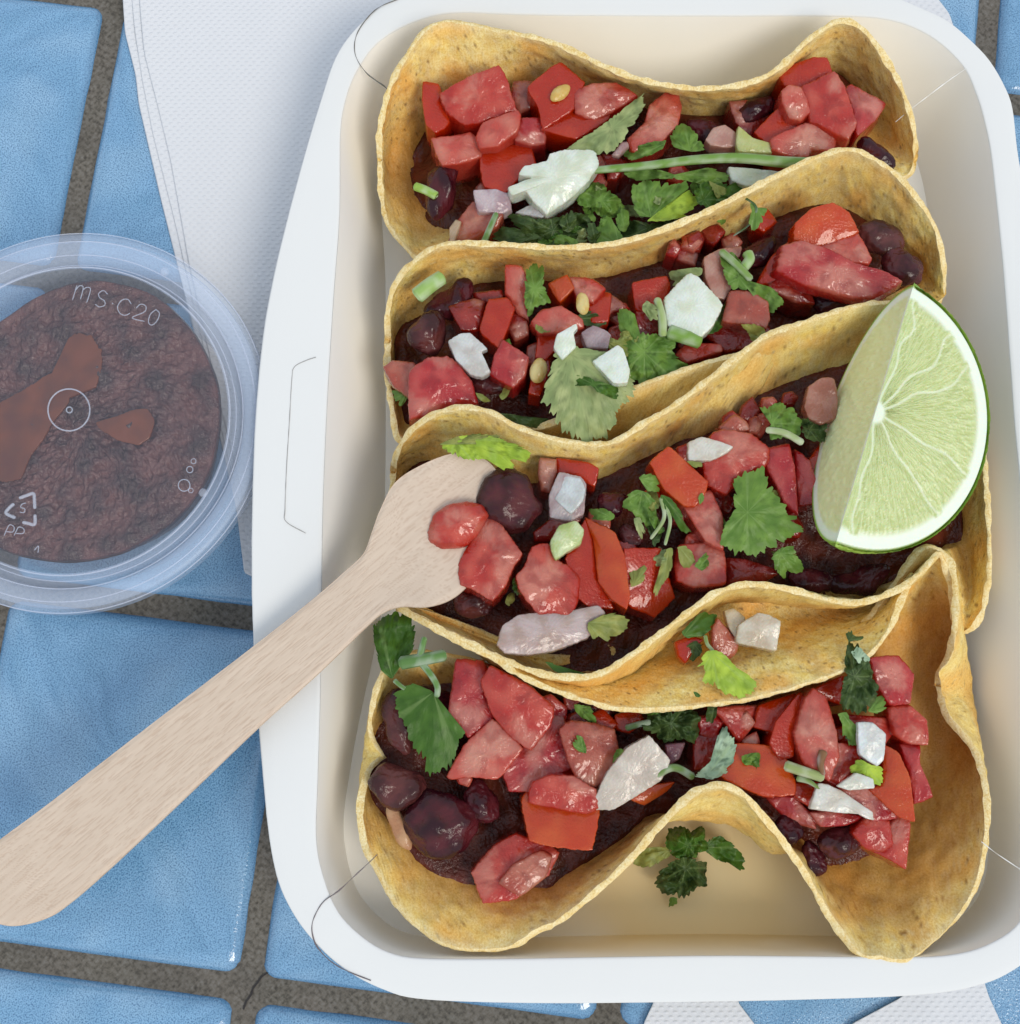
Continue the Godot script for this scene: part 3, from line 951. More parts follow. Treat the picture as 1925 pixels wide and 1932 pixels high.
		obj("oil_pool", g, M.oil, t)
func _flat(z: int, a: Array, h: float) -> PackedVector3Array:
	var r := PackedVector3Array()
	for i in range(0, a.size(), 2):
		var p := zp(z, a[i], a[i + 1])
		r.append(P(p.x, p.y, h))
	return r
func make_fork() -> void:
	var hi := [-55, 1672, 0, -48, 1635, 0, -20, 1602, 0, 0, 1584, 0, 96, 1513, 0, 290, 1363, 0, 484, 1215, 0, 585, 1135, 0, 652, 1077, 0, 686, 1044, 0, 702, 1003, 0, 718, 960, 0, 746, 910, 0, 796, 877, 0, 857, 855, 0, 905, 862, 0, 935, 885, 0, 945, 920, 0]
	var lo := [-55, 1672, 0, -52, 1700, 0, -30, 1730, 0, 0, 1744, 0, 35, 1747, 0, 86, 1734, 0, 126, 1709, 0, 202, 1644, 0, 353, 1502, 0, 484, 1376, 0, 600, 1271, 0, 690, 1184, 0, 722, 1157, 0, 756, 1145, 0, 806, 1145, 0, 852, 1130, 0, 888, 1098, 0, 915, 1050, 0, 940, 990, 0, 945, 920, 0]
	var N := 560
	var W := 96
	var a := curve(hi, N)
	var b := curve(lo, N)
	var g := Geo.new()
	var axis := Vector2(0.775, -0.632)
	for side in 2:
		for i in N:
			for j in W:
				var t := j / float(W - 1)
				var q := a[i].lerp(b[i], t)
				var head := smoothstep(650.0, 800.0, q.x)
				var mid := 1.0 - pow(absf(t - 0.5) * 2.0, 2.0)
				var h := 27.5 + (q.x + 55.0) * 0.0125 + head * (0.6 - 1.6 * mid) - 4.0 * smoothstep(790.0, 950.0, q.x)
				var round_edge := 0.28 * smoothstep(0.06, 0.0, minf(t, 1.0 - t))
				h += -round_edge if side == 0 else -1.5 + round_edge
				var p := P(q.x, q.y, h + (1.5 if side == 1 else 0.0))
				p.y = h * 0.001
				var al := axis.dot(Vector2(q.x, q.y))
				var ac := axis.orthogonal().dot(Vector2(q.x, q.y))
				var grain := noise_b.get_noise_2d(al * 0.008, ac * 0.19) * 0.6 + noise_c.get_noise_2d(al * 0.006, ac * 0.06) * 0.5
				var pore := smoothstep(0.30, 0.55, noise_a.get_noise_2d(al * 0.016, ac * 0.34))
				p.y += (0.05 * grain - 0.05 * pore) * 0.001
				var col := blend(Color(0.680, 0.550, 0.435), Color(0.580, 0.455, 0.350), 0.42 + 0.62 * grain)
				g.add(p, blend(col, Color(0.40, 0.255, 0.170), pore * 0.30))
	g.sheet(0, N, W, false, true)
	g.sheet(N * W, N, W)
	for e in [0, W - 1]:
		for i in N - 1:
			g.quad(i * W + e, (i + 1) * W + e, N * W + (i + 1) * W + e, N * W + i * W + e)
	tag(obj("wooden_fork", g, M.wood), "pale wooden disposable fork lying across the tray's rim, its head in the third taco", "fork")
func make_lime() -> void:
	var c := P(1652, 777, 49)
	var U := (P(1570, 1027, 48) - P(1720, 529, 48)).normalized()
	var flat := Vector3.UP.cross(U).normalized()
	if flat.x < 0: flat = -flat
	var sl := deg_to_rad(21.0)
	var V := (flat * cos(sl) + Vector3.DOWN * sin(sl)).normalized()
	var W := (-flat * sin(sl) + Vector3.DOWN * cos(sl)).normalized()
	var R := 0.0320
	var t := thing("lime_wedge", c + Vector3(0, -0.024, 0), "pale green juicy lime wedge laid over the right ends of the second and third tacos", "lime")
	var segs := [-84.0, -59.0, -41.0, 5.0, 38.0, 81.0]      # the membranes, degrees from V towards U
	# the round cut face
	var g := Geo.new()
	var nr := 150
	var na := 300
	for i in nr + 1:
		var r := float(i) / nr
		for j in na + 1:
			var a := PI * (float(j) / na - 0.5)
			var q := Vector2(sin(a), cos(a)) * r
			var edge := 1.0 - r
			var near := 9.0
			for s in segs:
				var k := absf(a - deg_to_rad(s) + 0.10 * noise_a.get_noise_2d(r * 2.6, s))
				if k < 1.5: near = minf(near, r * sin(k))
			var wob := 0.004 * noise_a.get_noise_2d(r * 90.0, a * 40.0)
			var pith := smoothstep(0.12, 0.085, edge + 2.2 * wob)
			# the segments' round shoulders by the pith
			var corner := smoothstep(0.16, 0.09, edge + maxf(0.0, 0.05 - near) * 1.6)
			pith = maxf(pith, corner)
			var skin := smoothstep(0.013, 0.006, near + wob) * 0.85
			var core := smoothstep(0.11, 0.06, r + wob)
			# juice sacs: long drops that point at the core
			var ves := noise_c.get_noise_3d(r * 3.0 + 300.0, a * 40.0, r * 8.0)
			var line := 1.0 - smoothstep(0.0, 0.10, absf(noise_b.get_noise_2d(a * 46.0 + 1.6 * noise_a.get_noise_2d(r * 9.0, a * 5.0), r * 8.0)))
			var flesh := blend(Color(0.470, 0.540, 0.205), Color(0.600, 0.660, 0.330), 0.5 + 1.1 * ves)
			flesh = blend(flesh, Color(0.80, 0.82, 0.55), line * 0.38 * smoothstep(0.1, 0.35, r))
			var white := Color(0.86, 0.89, 0.74)
			var col := blend(flesh, white, maxf(maxf(pith, skin * 0.55), core * 0.9))
			col = blend(col, Color(0.30, 0.45, 0.06), smoothstep(0.030, 0.008, edge + wob))
			var lift := 0.30 * ves + 0.22 * line
			var soft := (1.0 - maxf(maxf(pith, skin), core)) * smoothstep(0.0, 0.06, q.y)
			var p := c + (U * q.x + V * q.y) * R + W * (-(lift * soft + 0.5 * soft * smoothstep(0.0, 0.09, near)) * 0.001 + 0.0012 * smoothstep(0.03, 0.0, edge) * smoothstep(0.0, 0.06, q.y))
			g.add(p, col)
	g.sheet(0, nr + 1, na + 1)
	obj("cut_face", g, M.lime, t)
	# the lengthwise cut on the left, with ragged pulp
	g = Geo.new()
	for i in 81:
		var r := i / 80.0
		for j in 161:
			var a := PI * (float(j) / 160.0 - 0.5)
			var q := Vector2(sin(a), cos(a) * 0.62) * r
			var ves := noise_c.get_noise_3d(q.x * 26.0, q.y * 9.0, 3.0)
			var edge := 1.0 - r
			var col := blend(Color(0.740, 0.750, 0.360), Color(0.80, 0.81, 0.46), 0.5 + 0.35 * ves + 0.5 * noise_b.get_noise_2d(q.x * 30.0 + 2.0 * noise_a.get_noise_2d(q.y * 8.0, q.x * 5.0), q.y * 5.0))
			col = blend(col, Color(0.86, 0.88, 0.70), maxf(smoothstep(0.10, 0.07, edge), smoothstep(0.03, 0.012, absf(q.y) + 0.02 * absf(ves))))
			col = blend(col, Color(0.30, 0.45, 0.06), smoothstep(0.03, 0.01, edge))
			var p := c + (U * q.x + W * q.y) * R - V * (0.3 * maxf(ves, -0.2) * 0.001 * smoothstep(0.02, 0.12, edge) * smoothstep(0.0, 0.05, q.y))
			g.add(p, col)
	g.sheet(0, 81, 161, false, true)
	obj("side_cut", g, M.lime, t)
	# the rind
	g = Geo.new()
	for i in 61:
		var th := (PI / 2) * i / 60.0
		for j in 161:
			var a := PI * (float(j) / 160.0 - 0.5)
			var d := U * sin(a) + (V * cos(th) + W * sin(th) * 0.62) * cos(a)
			var p := c + d * R
			var pore := nz(noise_c, p, 900.0)
			p += d * (0.00025 * pore + 0.0006 * sin(th * 2.0))
			g.add(p, blend(blend(Color(0.310, 0.470, 0.070), Color(0.210, 0.370, 0.050), 0.5 + nz(noise_a, p, 90.0)), Color(0.42, 0.55, 0.12), smoothstep(0.2, 0.6, pore) * 0.6))
	g.sheet(0, 61, 161)
	obj("rind", g, M.rind, t)

# ---------------------------------------------------------------- tacos
func make_tacos() -> void:
	var at := func(x: float, y: float) -> Vector3: return P(x, y, 4.6)
	var grp := "tacos in the tray"
	var t := thing("taco", at.call(1220, 300), "topmost taco, its corn tortilla open wide with a low dip in the back lip", "taco", grp)
	var s := shell([722, 300, 24, 722, 250, 29, 735, 185, 33, 762, 122, 36, 825, 46, 38, 930, 58, 38, 1050, 88, 38, 1150, 135, 38, 1240, 163, 38, 1330, 172, 37, 1420, 160, 37, 1475, 130, 37, 1530, 78, 38, 1590, 44, 38, 1640, 75, 36, 1690, 155, 33, 1718, 235, 29, 1725, 300, 24],
		[722, 300, 24, 724, 360, 20, 735, 420, 20, 765, 462, 22, 797, 488, 25, 850, 467, 27, 950, 470, 28, 1050, 475, 28, 1130, 471, 28, 1200, 458, 28, 1300, 423, 28, 1400, 375, 28, 1500, 323, 28, 1560, 300, 27, 1612, 300, 26, 1680, 330, 25, 1712, 330, 24, 1725, 300, 24],
		{"vf": [0.5, 0.55, 0.55, 0.5, 0.45, 0.5, 0.5], "vh": [24, 13, 7, 6, 6, 6, 6, 7, 14, 24], "bf": [0.25, 0.25, 0.28, 0.16, 0.10, 0.18, 0.28, 0.25, 0.25], "bh": [0.5, 0.5, 0.45, 0.4, 0.5], "ff": [0.2, 0.12, 0.1, 0.12, 0.2], "fh": [0.4, 0.3, 0.3, 0.4]})
	tortilla(s, t, 0.11, 1.45, 17.0, 0.6)
	stew(s, [4, 10, 17, 19, 18, 19, 18, 14, 6], "dark bean stew in the fold of the topmost taco", 0.1)
	t = thing("taco", at.call(1250, 600), "second taco from the top, its smooth back lip rising to a peak at the right", "taco", grp)
	s = shell([738, 640, 22, 738, 590, 27, 752, 535, 32, 795, 487, 36, 850, 464, 38, 950, 467, 39, 1050, 472, 39, 1130, 468, 39, 1200, 455, 39, 1300, 420, 39, 1400, 372, 40, 1500, 320, 40, 1560, 295, 40, 1612, 288, 40, 1680, 325, 38, 1730, 380, 36, 1762, 435, 32, 1776, 500, 28, 1782, 560, 24],
		[738, 640, 22, 736, 700, 21, 745, 770, 22, 762, 830, 24, 820, 788, 26, 871, 776, 26, 922, 783, 27, 968, 800, 28, 1030, 796, 29, 1100, 765, 33, 1200, 725, 35, 1300, 690, 36, 1430, 652, 36, 1500, 616, 33, 1585, 592, 30, 1644, 580, 28, 1740, 582, 26, 1782, 560, 24],
		{"vf": [0.5, 0.5, 0.5, 0.5, 0.5], "vh": [22, 13, 7, 6, 6, 6, 6, 7, 14, 24], "bf": [0.25, 0.18, 0.14, 0.16, 0.24, 0.30, 0.25], "bh": [0.5, 0.45, 0.45, 0.4, 0.5], "ff": [0.2, 0.1, -0.05, -0.3, -0.42, -0.05, 0.2], "fh": [0.4, 0.3, 0.3, 0.4]})
	tortilla(s, t, 0.37, 1.45, 17.0, 0.2)
	stew(s, [12, 16, 19, 19, 19, 19, 19, 18, 13], "dark bean stew in the fold of the second taco", 0.4)
	t = thing("taco", at.call(1280, 980), "third taco from the top, two tortillas thick, holding the fork and the lime wedge", "taco", grp)
	s = shell([748, 890, 20, 752, 860, 25, 775, 820, 31, 820, 786, 35, 871, 773, 37, 922, 781, 38, 968, 806, 38, 1036, 830, 38, 1084, 839, 38, 1130, 843, 38, 1171, 833, 39, 1218, 803, 40, 1263, 777, 40, 1333, 726, 41, 1411, 664, 41, 1449, 637, 41, 1512, 614, 41, 1585, 590, 40, 1644, 577, 38, 1720, 580, 33, 1790, 640, 28, 1835, 760, 26, 1855, 900, 26, 1862, 1040, 26, 1856, 1120, 25, 1842, 1170, 24, 1815, 1194, 22],
		[748, 890, 20, 740, 980, 22, 738, 1080, 26, 760, 1140, 31, 841, 1186, 34, 900, 1212, 35, 960, 1242, 36, 1027, 1266, 37, 1084, 1272, 37.5, 1130, 1265, 38, 1177, 1238, 39, 1216, 1211, 39, 1286, 1157, 39, 1344, 1116, 39, 1395, 1098, 39, 1449, 1099, 39, 1508, 1110, 38, 1566, 1126, 38, 1624, 1130, 38, 1682, 1112, 38, 1721, 1087, 38, 1768, 1040, 37, 1785, 1058, 34, 1800, 1110, 30, 1806, 1165, 25, 1815, 1194, 22],
		{"vf": [0.5, 0.5, 0.5, 0.5, 0.5], "vh": [20, 11, 7, 6, 6, 6, 6, 6, 8, 14, 22], "bf": [0.25, 0.2, 0.16, 0.18, 0.22, 0.2, 0.2], "bh": [0.5, 0.45, 0.45, 0.45, 0.5], "ff": [0.2, 0.1, 0.0, -0.04, -0.02, 0.05, 0.2], "fh": [0.4, 0.3, 0.3, 0.3, 0.4]})
	tortilla(s, t, 0.71, 1.4, 17.0, 0.0)
	stew(s, [12, 17, 20, 20, 20, 20, 18, 14, 8], "dark bean stew in the fold of the third taco", 0.9)
	var fl := shell([747, 1144, 30, 800, 1150, 27, 900, 1185, 24, 1000, 1225, 22, 1084, 1235, 20, 1177, 1200, 19, 1286, 1130, 18, 1395, 1085, 18, 1508, 1095, 18, 1624, 1110, 20, 1690, 1100, 28, 1720, 1086, 35],
		[747, 1144, 30, 798, 1165, 33, 841, 1194, 34, 898, 1222, 35, 941, 1242, 35.5, 984, 1270, 36, 1041, 1296, 36, 1107, 1318, 36, 1160, 1333, 36, 1231, 1336, 36, 1333, 1328, 36, 1434, 1312, 36, 1566, 1273, 36, 1632, 1238, 36, 1675, 1184, 36, 1698, 1126, 36, 1720, 1086, 35],
		{"vf": [0.4, 0.4, 0.4], "vh": [30, 25, 22, 20, 20, 20, 22, 28, 35], "bf": [0.2, 0.2], "bh": [0.2, 0.2], "ff": [0.28, 0.28, 0.28], "fh": [0.72, 0.66, 0.66, 0.72]})
	tortilla(fl, t, 1.31, 1.3, 0.0, 0.3)
	t = thing("taco", at.call(1270, 1540), "bottom taco, its front lip pushed up into a tall crest between two lobes", "taco", grp)
	s = shell([729, 1430, 22, 706, 1384, 24, 708, 1340, 26, 722, 1285, 27, 755, 1240, 26, 850, 1240, 24, 1000, 1285, 22, 1160, 1310, 22, 1300, 1300, 22, 1450, 1280, 22, 1600, 1210, 26, 1680, 1120, 30, 1715, 1070, 33, 1750, 1035, 34, 1785, 1060, 33, 1796, 1120, 33, 1795, 1180, 33, 1790, 1210, 29, 1782, 1240, 25, 1766, 1265, 22, 1764, 1292, 20],
		[729, 1430, 22, 712, 1443, 23, 698, 1465, 24, 685, 1525, 25, 694, 1596, 25, 719, 1649, 25, 754, 1712, 25, 807, 1762, 26, 860, 1786, 27, 913, 1790, 27, 966, 1783, 27, 1005, 1757, 27, 1047, 1738, 26, 1090, 1705, 28, 1153, 1649, 31, 1195, 1606, 33, 1238, 1556, 36, 1294, 1498, 39, 1333, 1478, 40, 1372, 1476, 40, 1411, 1498, 39, 1449, 1541, 37, 1488, 1591, 34, 1527, 1650, 30, 1566, 1720, 27, 1597, 1766, 27, 1628, 1800, 28, 1668, 1805, 28.5, 1710, 1810, 28.5, 1740, 1793, 27, 1791, 1747, 24, 1834, 1681, 25, 1853, 1603, 26, 1857, 1525, 25, 1845, 1448, 24, 1818, 1397, 23, 1784, 1358, 22, 1770, 1320, 21, 1764, 1292, 20],
		{"vf": [0.5, 0.5, 0.52, 0.55, 0.6, 0.62, 0.6, 0.52, 0.5, 0.5, 0.5], "vh": [22, 13, 8, 6, 6, 6, 6, 6, 7, 10, 20], "bf": [0.2, 0.15, 0.15, 0.15, 0.2], "bh": [0.5, 0.4, 0.4, 0.4, 0.5], "ff": [0.2, 0.26, 0.26, 0.2, 0.14, -0.42, 0.14, 0.2, 0.26, 0.26, 0.2], "fh": [0.5, 0.5, 0.45, 0.4, 0.3, 0.2, 0.3, 0.4, 0.5, 0.5, 0.5]})
	tortilla(s, t, 1.93, 1.5, 22.0, 0.3)
	stew(s, [14, 18, 18, 17, 16, 15, 13, 10, 7, 4, 3], "dark bean stew in the fold of the bottom taco", 1.7, 0.02, 0.73)

func fill_first() -> void:
	bean(1, 520, 1250, 27, 250, 130, 105, "big dark bean at the left end of the topmost taco")
	bean(2, 1180, 715, 29, 125, 78, 42, "black bean at the right end of the topmost taco, over the second taco's peak")
	bean(2, 560, 490, 27, 130, 70, -25, "dark bean under the dip of the topmost taco's back lip")
	bean(2, 300, 590, 27, 110, 70, 10, "shadowed bean left of the beige onion in the topmost taco")
	tomato(1, [1000, 470, 1150, 470, 1130, 560, 1130, 660, 1040, 700, 980, 600], 28, "d", "dark red tomato sliver between the two biggest pieces of the topmost taco")
	tomato(1, [370, 480, 480, 495, 530, 640, 555, 760, 520, 800, 460, 830, 390, 770, 365, 600], 30.5, "s", "narrow orange-red tomato strip at the far left of the topmost taco", {"tilt": Vector2(-0.3, 0.1)})
	tomato(1, [495, 560, 700, 440, 900, 365, 960, 480, 1015, 680, 860, 730, 760, 770, 660, 770, 540, 680], 33.0, "f", "large pink tomato square at the upper left of the topmost taco", {"tilt": Vector2(0.05, -0.25), "depth": 9.0})
	tomato(1, [430, 870, 560, 860, 700, 830, 780, 900, 775, 1000, 640, 1050, 510, 1055, 470, 980], 31.0, "p", "pink tomato piece left of centre, lowest of the left cluster in the topmost taco", {"tilt": Vector2(-0.1, 0.1)})
	tomato(1, [790, 760, 960, 700, 1030, 680, 1050, 710, 1030, 820, 900, 925, 770, 945, 740, 860], 33.6, "p", "curved pink tomato slice lying below the large square in the topmost taco")
	tomato(1, [1010, 890, 1060, 730, 1180, 730, 1230, 800, 1225, 915, 1120, 920], 31.5, "m", "small crimson tomato chip right of the curved slice in the topmost taco")
	var o := tomato(1, [1100, 520, 1280, 370, 1340, 350, 1500, 490, 1430, 590, 1420, 670, 1210, 810, 1180, 650], 34.0, "s", "orange-red tomato cube with a pale seed pocket in the topmost taco", {"tilt": Vector2(0.0, -0.1), "depth": 9.0})
	seed_in(o, 1, 1330, 560, 35.2, 95, 55, 140)
	tomato(1, [1200, 810, 1380, 665, 1440, 700, 1560, 745, 1690, 690, 1640, 760, 1440, 880, 1285, 835], 32.4, "s", "red skin edge of tomato beside the pale folded leaf in the topmost taco", {"tilt": Vector2(0, 0.25)})
	tomato(1, [1430, 540, 1560, 490, 1720, 480, 1870, 575, 1690, 695, 1560, 740, 1440, 690], 33.4, "f", "wide rosy tomato piece under the tip of the pale folded leaf", {"tilt": Vector2(-0.1, -0.15)})
	tomato(1, [770, 940, 1110, 915, 1160, 1060, 1050, 1140, 960, 1240, 800, 1210, 775, 1075], 30.5, "s", "brick-red tomato block left of the big white onion in the topmost taco", {"tilt": Vector2(0.0, 0.3), "depth": 9.0})
	tomato(1, [545, 1600, 600, 1470, 720, 1310, 800, 1370, 930, 1400, 880, 1500, 700, 1590, 570, 1615], 29.0, "b", "brownish tomato piece with a beige tip at the lower left of the topmost taco")
	onion(1, [560, 1590, 555, 1500, 600, 1440, 640, 1460, 610, 1540, 585, 1610], 29.6, "beige onion sliver on the brownish tomato at the lower left of the topmost taco", {"col": Color(0.55, 0.36, 0.22), "col2": Color(0.62, 0.44, 0.30), "depth": 2.0})
	tomato(2, [0, 560, 20, 470, 100, 410, 170, 420, 185, 480, 165, 580, 60, 680, -60, 710, -90, 640], 30.5, "p", "pink tomato piece right of the pale folded leaf in the topmost taco")
	tomato(2, [430, 450, 700, 440, 600, 580, 540, 640, 470, 560], 27.5, "d", "dark red tomato in the shade left of the right-hand cluster of the topmost taco")
	tomato(2, [690, 320, 770, 260, 860, 228, 930, 228, 960, 300, 900, 345, 800, 390, 720, 370], 33.0, "s", "orange-red tomato piece topmost of the right-hand cluster in the topmost taco", {"tilt": Vector2(0.1, -0.2)})
	tomato(2, [1030, 390, 1060, 365, 1240, 460, 1190, 540, 1090, 625, 1060, 490], 31.5, "m", "pointed crimson tomato wedge at the right end of the topmost taco", {"tilt": Vector2(-0.2, 0.0)})
	tomato(2, [560, 610, 700, 470, 760, 540, 860, 560, 740, 650, 650, 690], 31.2, "s", "red-orange tomato corner at the left of the right-hand cluster in the topmost taco")
	tomato(2, [650, 640, 830, 560, 985, 590, 965, 715, 850, 700, 835, 740, 740, 735, 660, 700], 33.0, "p", "wet pink tomato piece lowest of the right-hand cluster in the topmost taco", {"depth": 9.0})
	tomato(2, [800, 380, 970, 300, 1010, 350, 1060, 480, 1085, 560, 1040, 645, 940, 595, 850, 555, 830, 460], 35.0, "f", "large rosy tomato slab in the middle of the right-hand cluster of the topmost taco", {"depth": 9.0, "tilt": Vector2(0.1, -0.1)})
	tomato(2, [700, 400, 740, 365, 800, 380, 830, 440, 850, 500, 800, 550, 740, 540, 705, 460], 35.5, "p", "small pale pink tomato lump on the left of the large slab in the topmost taco")
	onion(2, [310, 650, 350, 590, 410, 575, 460, 610, 475, 680, 420, 690, 340, 680], 31.0, "pinkish beige onion lump above the long green stem in the topmost taco", {"col": Color(0.50, 0.24, 0.19), "col2": Color(0.62, 0.36, 0.29)})
	onion(2, [480, 580, 550, 640, 650, 670, 670, 715, 480, 712, 470, 660], 32.4, "pale yellow-green triangular onion piece standing on the long green stem", {"col": Color(0.52, 0.52, 0.16), "col2": Color(0.62, 0.62, 0.28), "depth": 2.5})
	onion(2, [430, 790, 560, 800, 700, 815, 715, 850, 640, 868, 530, 890, 450, 860], 30.5, "white onion piece tucked under the right half of the long green stem", {"depth": 3.0})
	onion(1, [725, 1240, 880, 1230, 930, 1250, 970, 1260, 985, 1370, 930, 1400, 760, 1390, 740, 1310], 32.0, "small translucent purplish onion square at the lower left of the topmost taco", {"col": Color(0.45, 0.30, 0.33), "col2": Color(0.62, 0.50, 0.52)})
	onion(1, [1020, 1390, 1120, 1340, 1260, 1390, 1200, 1430, 1080, 1410], 31.0, "glassy onion sliver just below the big white onion in the topmost taco", {"col": Color(0.45, 0.38, 0.36), "col2": Color(0.62, 0.56, 0.54), "depth": 1.5})
	leaf(1, [840, 1580, 900, 1490, 1000, 1500, 1120, 1520, 1200, 1570, 1080, 1600, 950, 1645], 1150, 1560, 31, "dark", "dull green cilantro leaf at the left of the topmost taco's bottom edge", {"crumple": 1.2})
	leaf(1, [940, 1400, 1050, 1400, 1200, 1440, 1330, 1420, 1450, 1380, 1560, 1420, 1500, 1600, 1380, 1660, 1200, 1640, 1060, 1560], 1280, 1520, 31.5, "dark", "crumpled dark cilantro bunch below the big white onion", {"crumple": 2.2})
	leaf(1, [1230, 1570, 1330, 1540, 1450, 1580, 1480, 1660, 1330, 1680, 1250, 1640], 1450, 1640, 32.4, "mid", "small green leaf under the crumpled dark cilantro bunch of the topmost taco", {"crumple": 1.0})
	leaf(1, [1510, 1600, 1560, 1520, 1670, 1390, 1700, 1460, 1760, 1540, 1800, 1620, 1650, 1650], 1740, 1620, 33.0, "mid", "bright triangular cilantro leaf above the second taco's back lip", {"crumple": 0.4})
	leaf(1, [1440, 1240, 1560, 1170, 1640, 1190, 1700, 1260, 1760, 1300, 1800, 1420, 1640, 1440, 1560, 1400, 1450, 1340], 1620, 1310, 31.8, "mid", "cilantro leaf between the big white onion and the split pale leaf", {"crumple": 1.6})
	leaf(2, [-70, 880, 0, 850, 100, 870, 180, 880, 215, 850, 230, 900, 150, 940, 60, 1000, -30, 1050, -80, 980], 30, 1050, 33.6, "mid", "split pale green cilantro leaf at the middle of the topmost taco", {"crumple": 0.9})
	leaf(2, [40, 1040, 120, 980, 230, 900, 285, 960, 250, 1010, 200, 1050, 100, 1070, 0, 1075], 30, 1060, 33.8, "lime", "light green cilantro leaf with a ragged edge, right of the split pale leaf", {"crumple": 0.8})
	leaf(2, [-160, 780, -60, 800, 60, 800, 180, 840, 320, 790, 440, 830, 450, 860, 330, 890, 200, 860, 60, 850, -60, 870], 150, 830, 32.0, "mid", "flat cilantro leaf lying under the middle of the long green stem", {"crumple": 1.2})
	leaf(2, [240, 900, 330, 860, 430, 880, 520, 850, 500, 930, 430, 1000, 330, 1020, 270, 990], 300, 960, 32.0, "deep", "dark cilantro sprig right of the ragged leaf in the topmost taco", {"crumple": 1.6})
	leaf(2, [-200, 1090, -80, 1060, 40, 1080, 160, 1060, 240, 1060, 160, 1110, 40, 1140, -120, 1160], 20, 1100, 30.5, "dark", "shaded cilantro strip along the second taco's back lip", {"crumple": 1.6})
	leaf(2, [120, 620, 180, 560, 240, 580, 290, 650, 310, 705, 240, 715, 140, 690], 230, 710, 32.6, "mid", "rounded cilantro leaf above the long green stem, left of the beige onion", {"crumple": 0.7})
	leaf(2, [-140, 720, -60, 690, 60, 650, 110, 650, 90, 700, 0, 745, -80, 760], 100, 670, 32.4, "mid", "curled cilantro sprig right of the purplish stub of the pale folded leaf", {"crumple": 1.4})
	stalk(2, [-290, 810, 33.4, 0, 785, 34.4, 250, 755, 34.8, 480, 745, 35.0, 700, 765, 34.6, 905, 775, 34.0], 0.9, 1.5, Color(0.17, 0.30, 0.06), "long thick green cilantro stem lying across the topmost taco")
	leaf(1, [1330, 980, 1450, 890, 1600, 800, 1750, 680, 1860, 600, 1935, 548, 1930, 640, 1850, 780, 1790, 880, 1720, 950, 1640, 1010, 1560, 1000], 1700, 800, 35.4, "pale", "long pale folded cilantro leaf pointing up to the dip in the topmost taco", {"crumple": 0.7, "veins": 9.0, "curl": -0.6})
	onion(1, [1690, 990, 1760, 900, 1800, 900, 1810, 930, 1740, 1000], 34.8, "thin purplish onion stub beside the pale folded leaf", {"col": Color(0.36, 0.18, 0.17), "col2": Color(0.46, 0.30, 0.28), "depth": 1.5})
	onion(1, [975, 1215, 1060, 1180, 1140, 1150, 1050, 1130, 1090, 1070, 1240, 1040, 1260, 985, 1360, 962, 1560, 965, 1590, 1060, 1520, 1170, 1400, 1290, 1240, 1400, 1130, 1290, 1100, 1240, 1010, 1272], 35.0, "big white layered onion chunk at the centre left of the topmost taco", {"dome": 1.2, "depth": 5.0, "col": Color(0.68, 0.72, 0.56), "col2": Color(0.85, 0.87, 0.78)})
	stalk(1, [310, 1210, 29.5, 390, 1240, 29.8, 468, 1282, 30.2], 1.1, 1.15, Color(0.30, 0.46, 0.08), "short light green stem piece on the left wall of the topmost taco")
	stalk(1, [885, 1400, 32.6, 840, 1500, 33, 780, 1640, 33], 0.75, 0.8, Color(0.13, 0.24, 0.06), "thin green stem left of the crumpled dark bunch in the topmost taco")
	leaf(2, [540, 960, 570, 1000, 628, 1000, 610, 1070, 550, 1132, 530, 1075], 568, 1000, 38.0, "mid", "small cilantro leaflet stuck on the second taco's back lip", {"crumple": 0.3, "curl": -0.4})
	stalk(2, [505, 945, 36.5, 570, 998, 38.2, 540, 1080, 36.0, 452, 1145, 33.0], 0.3, 0.2, Color(0.05, 0.12, 0.03), "thread-like stem of the leaflet on the second taco's back lip")

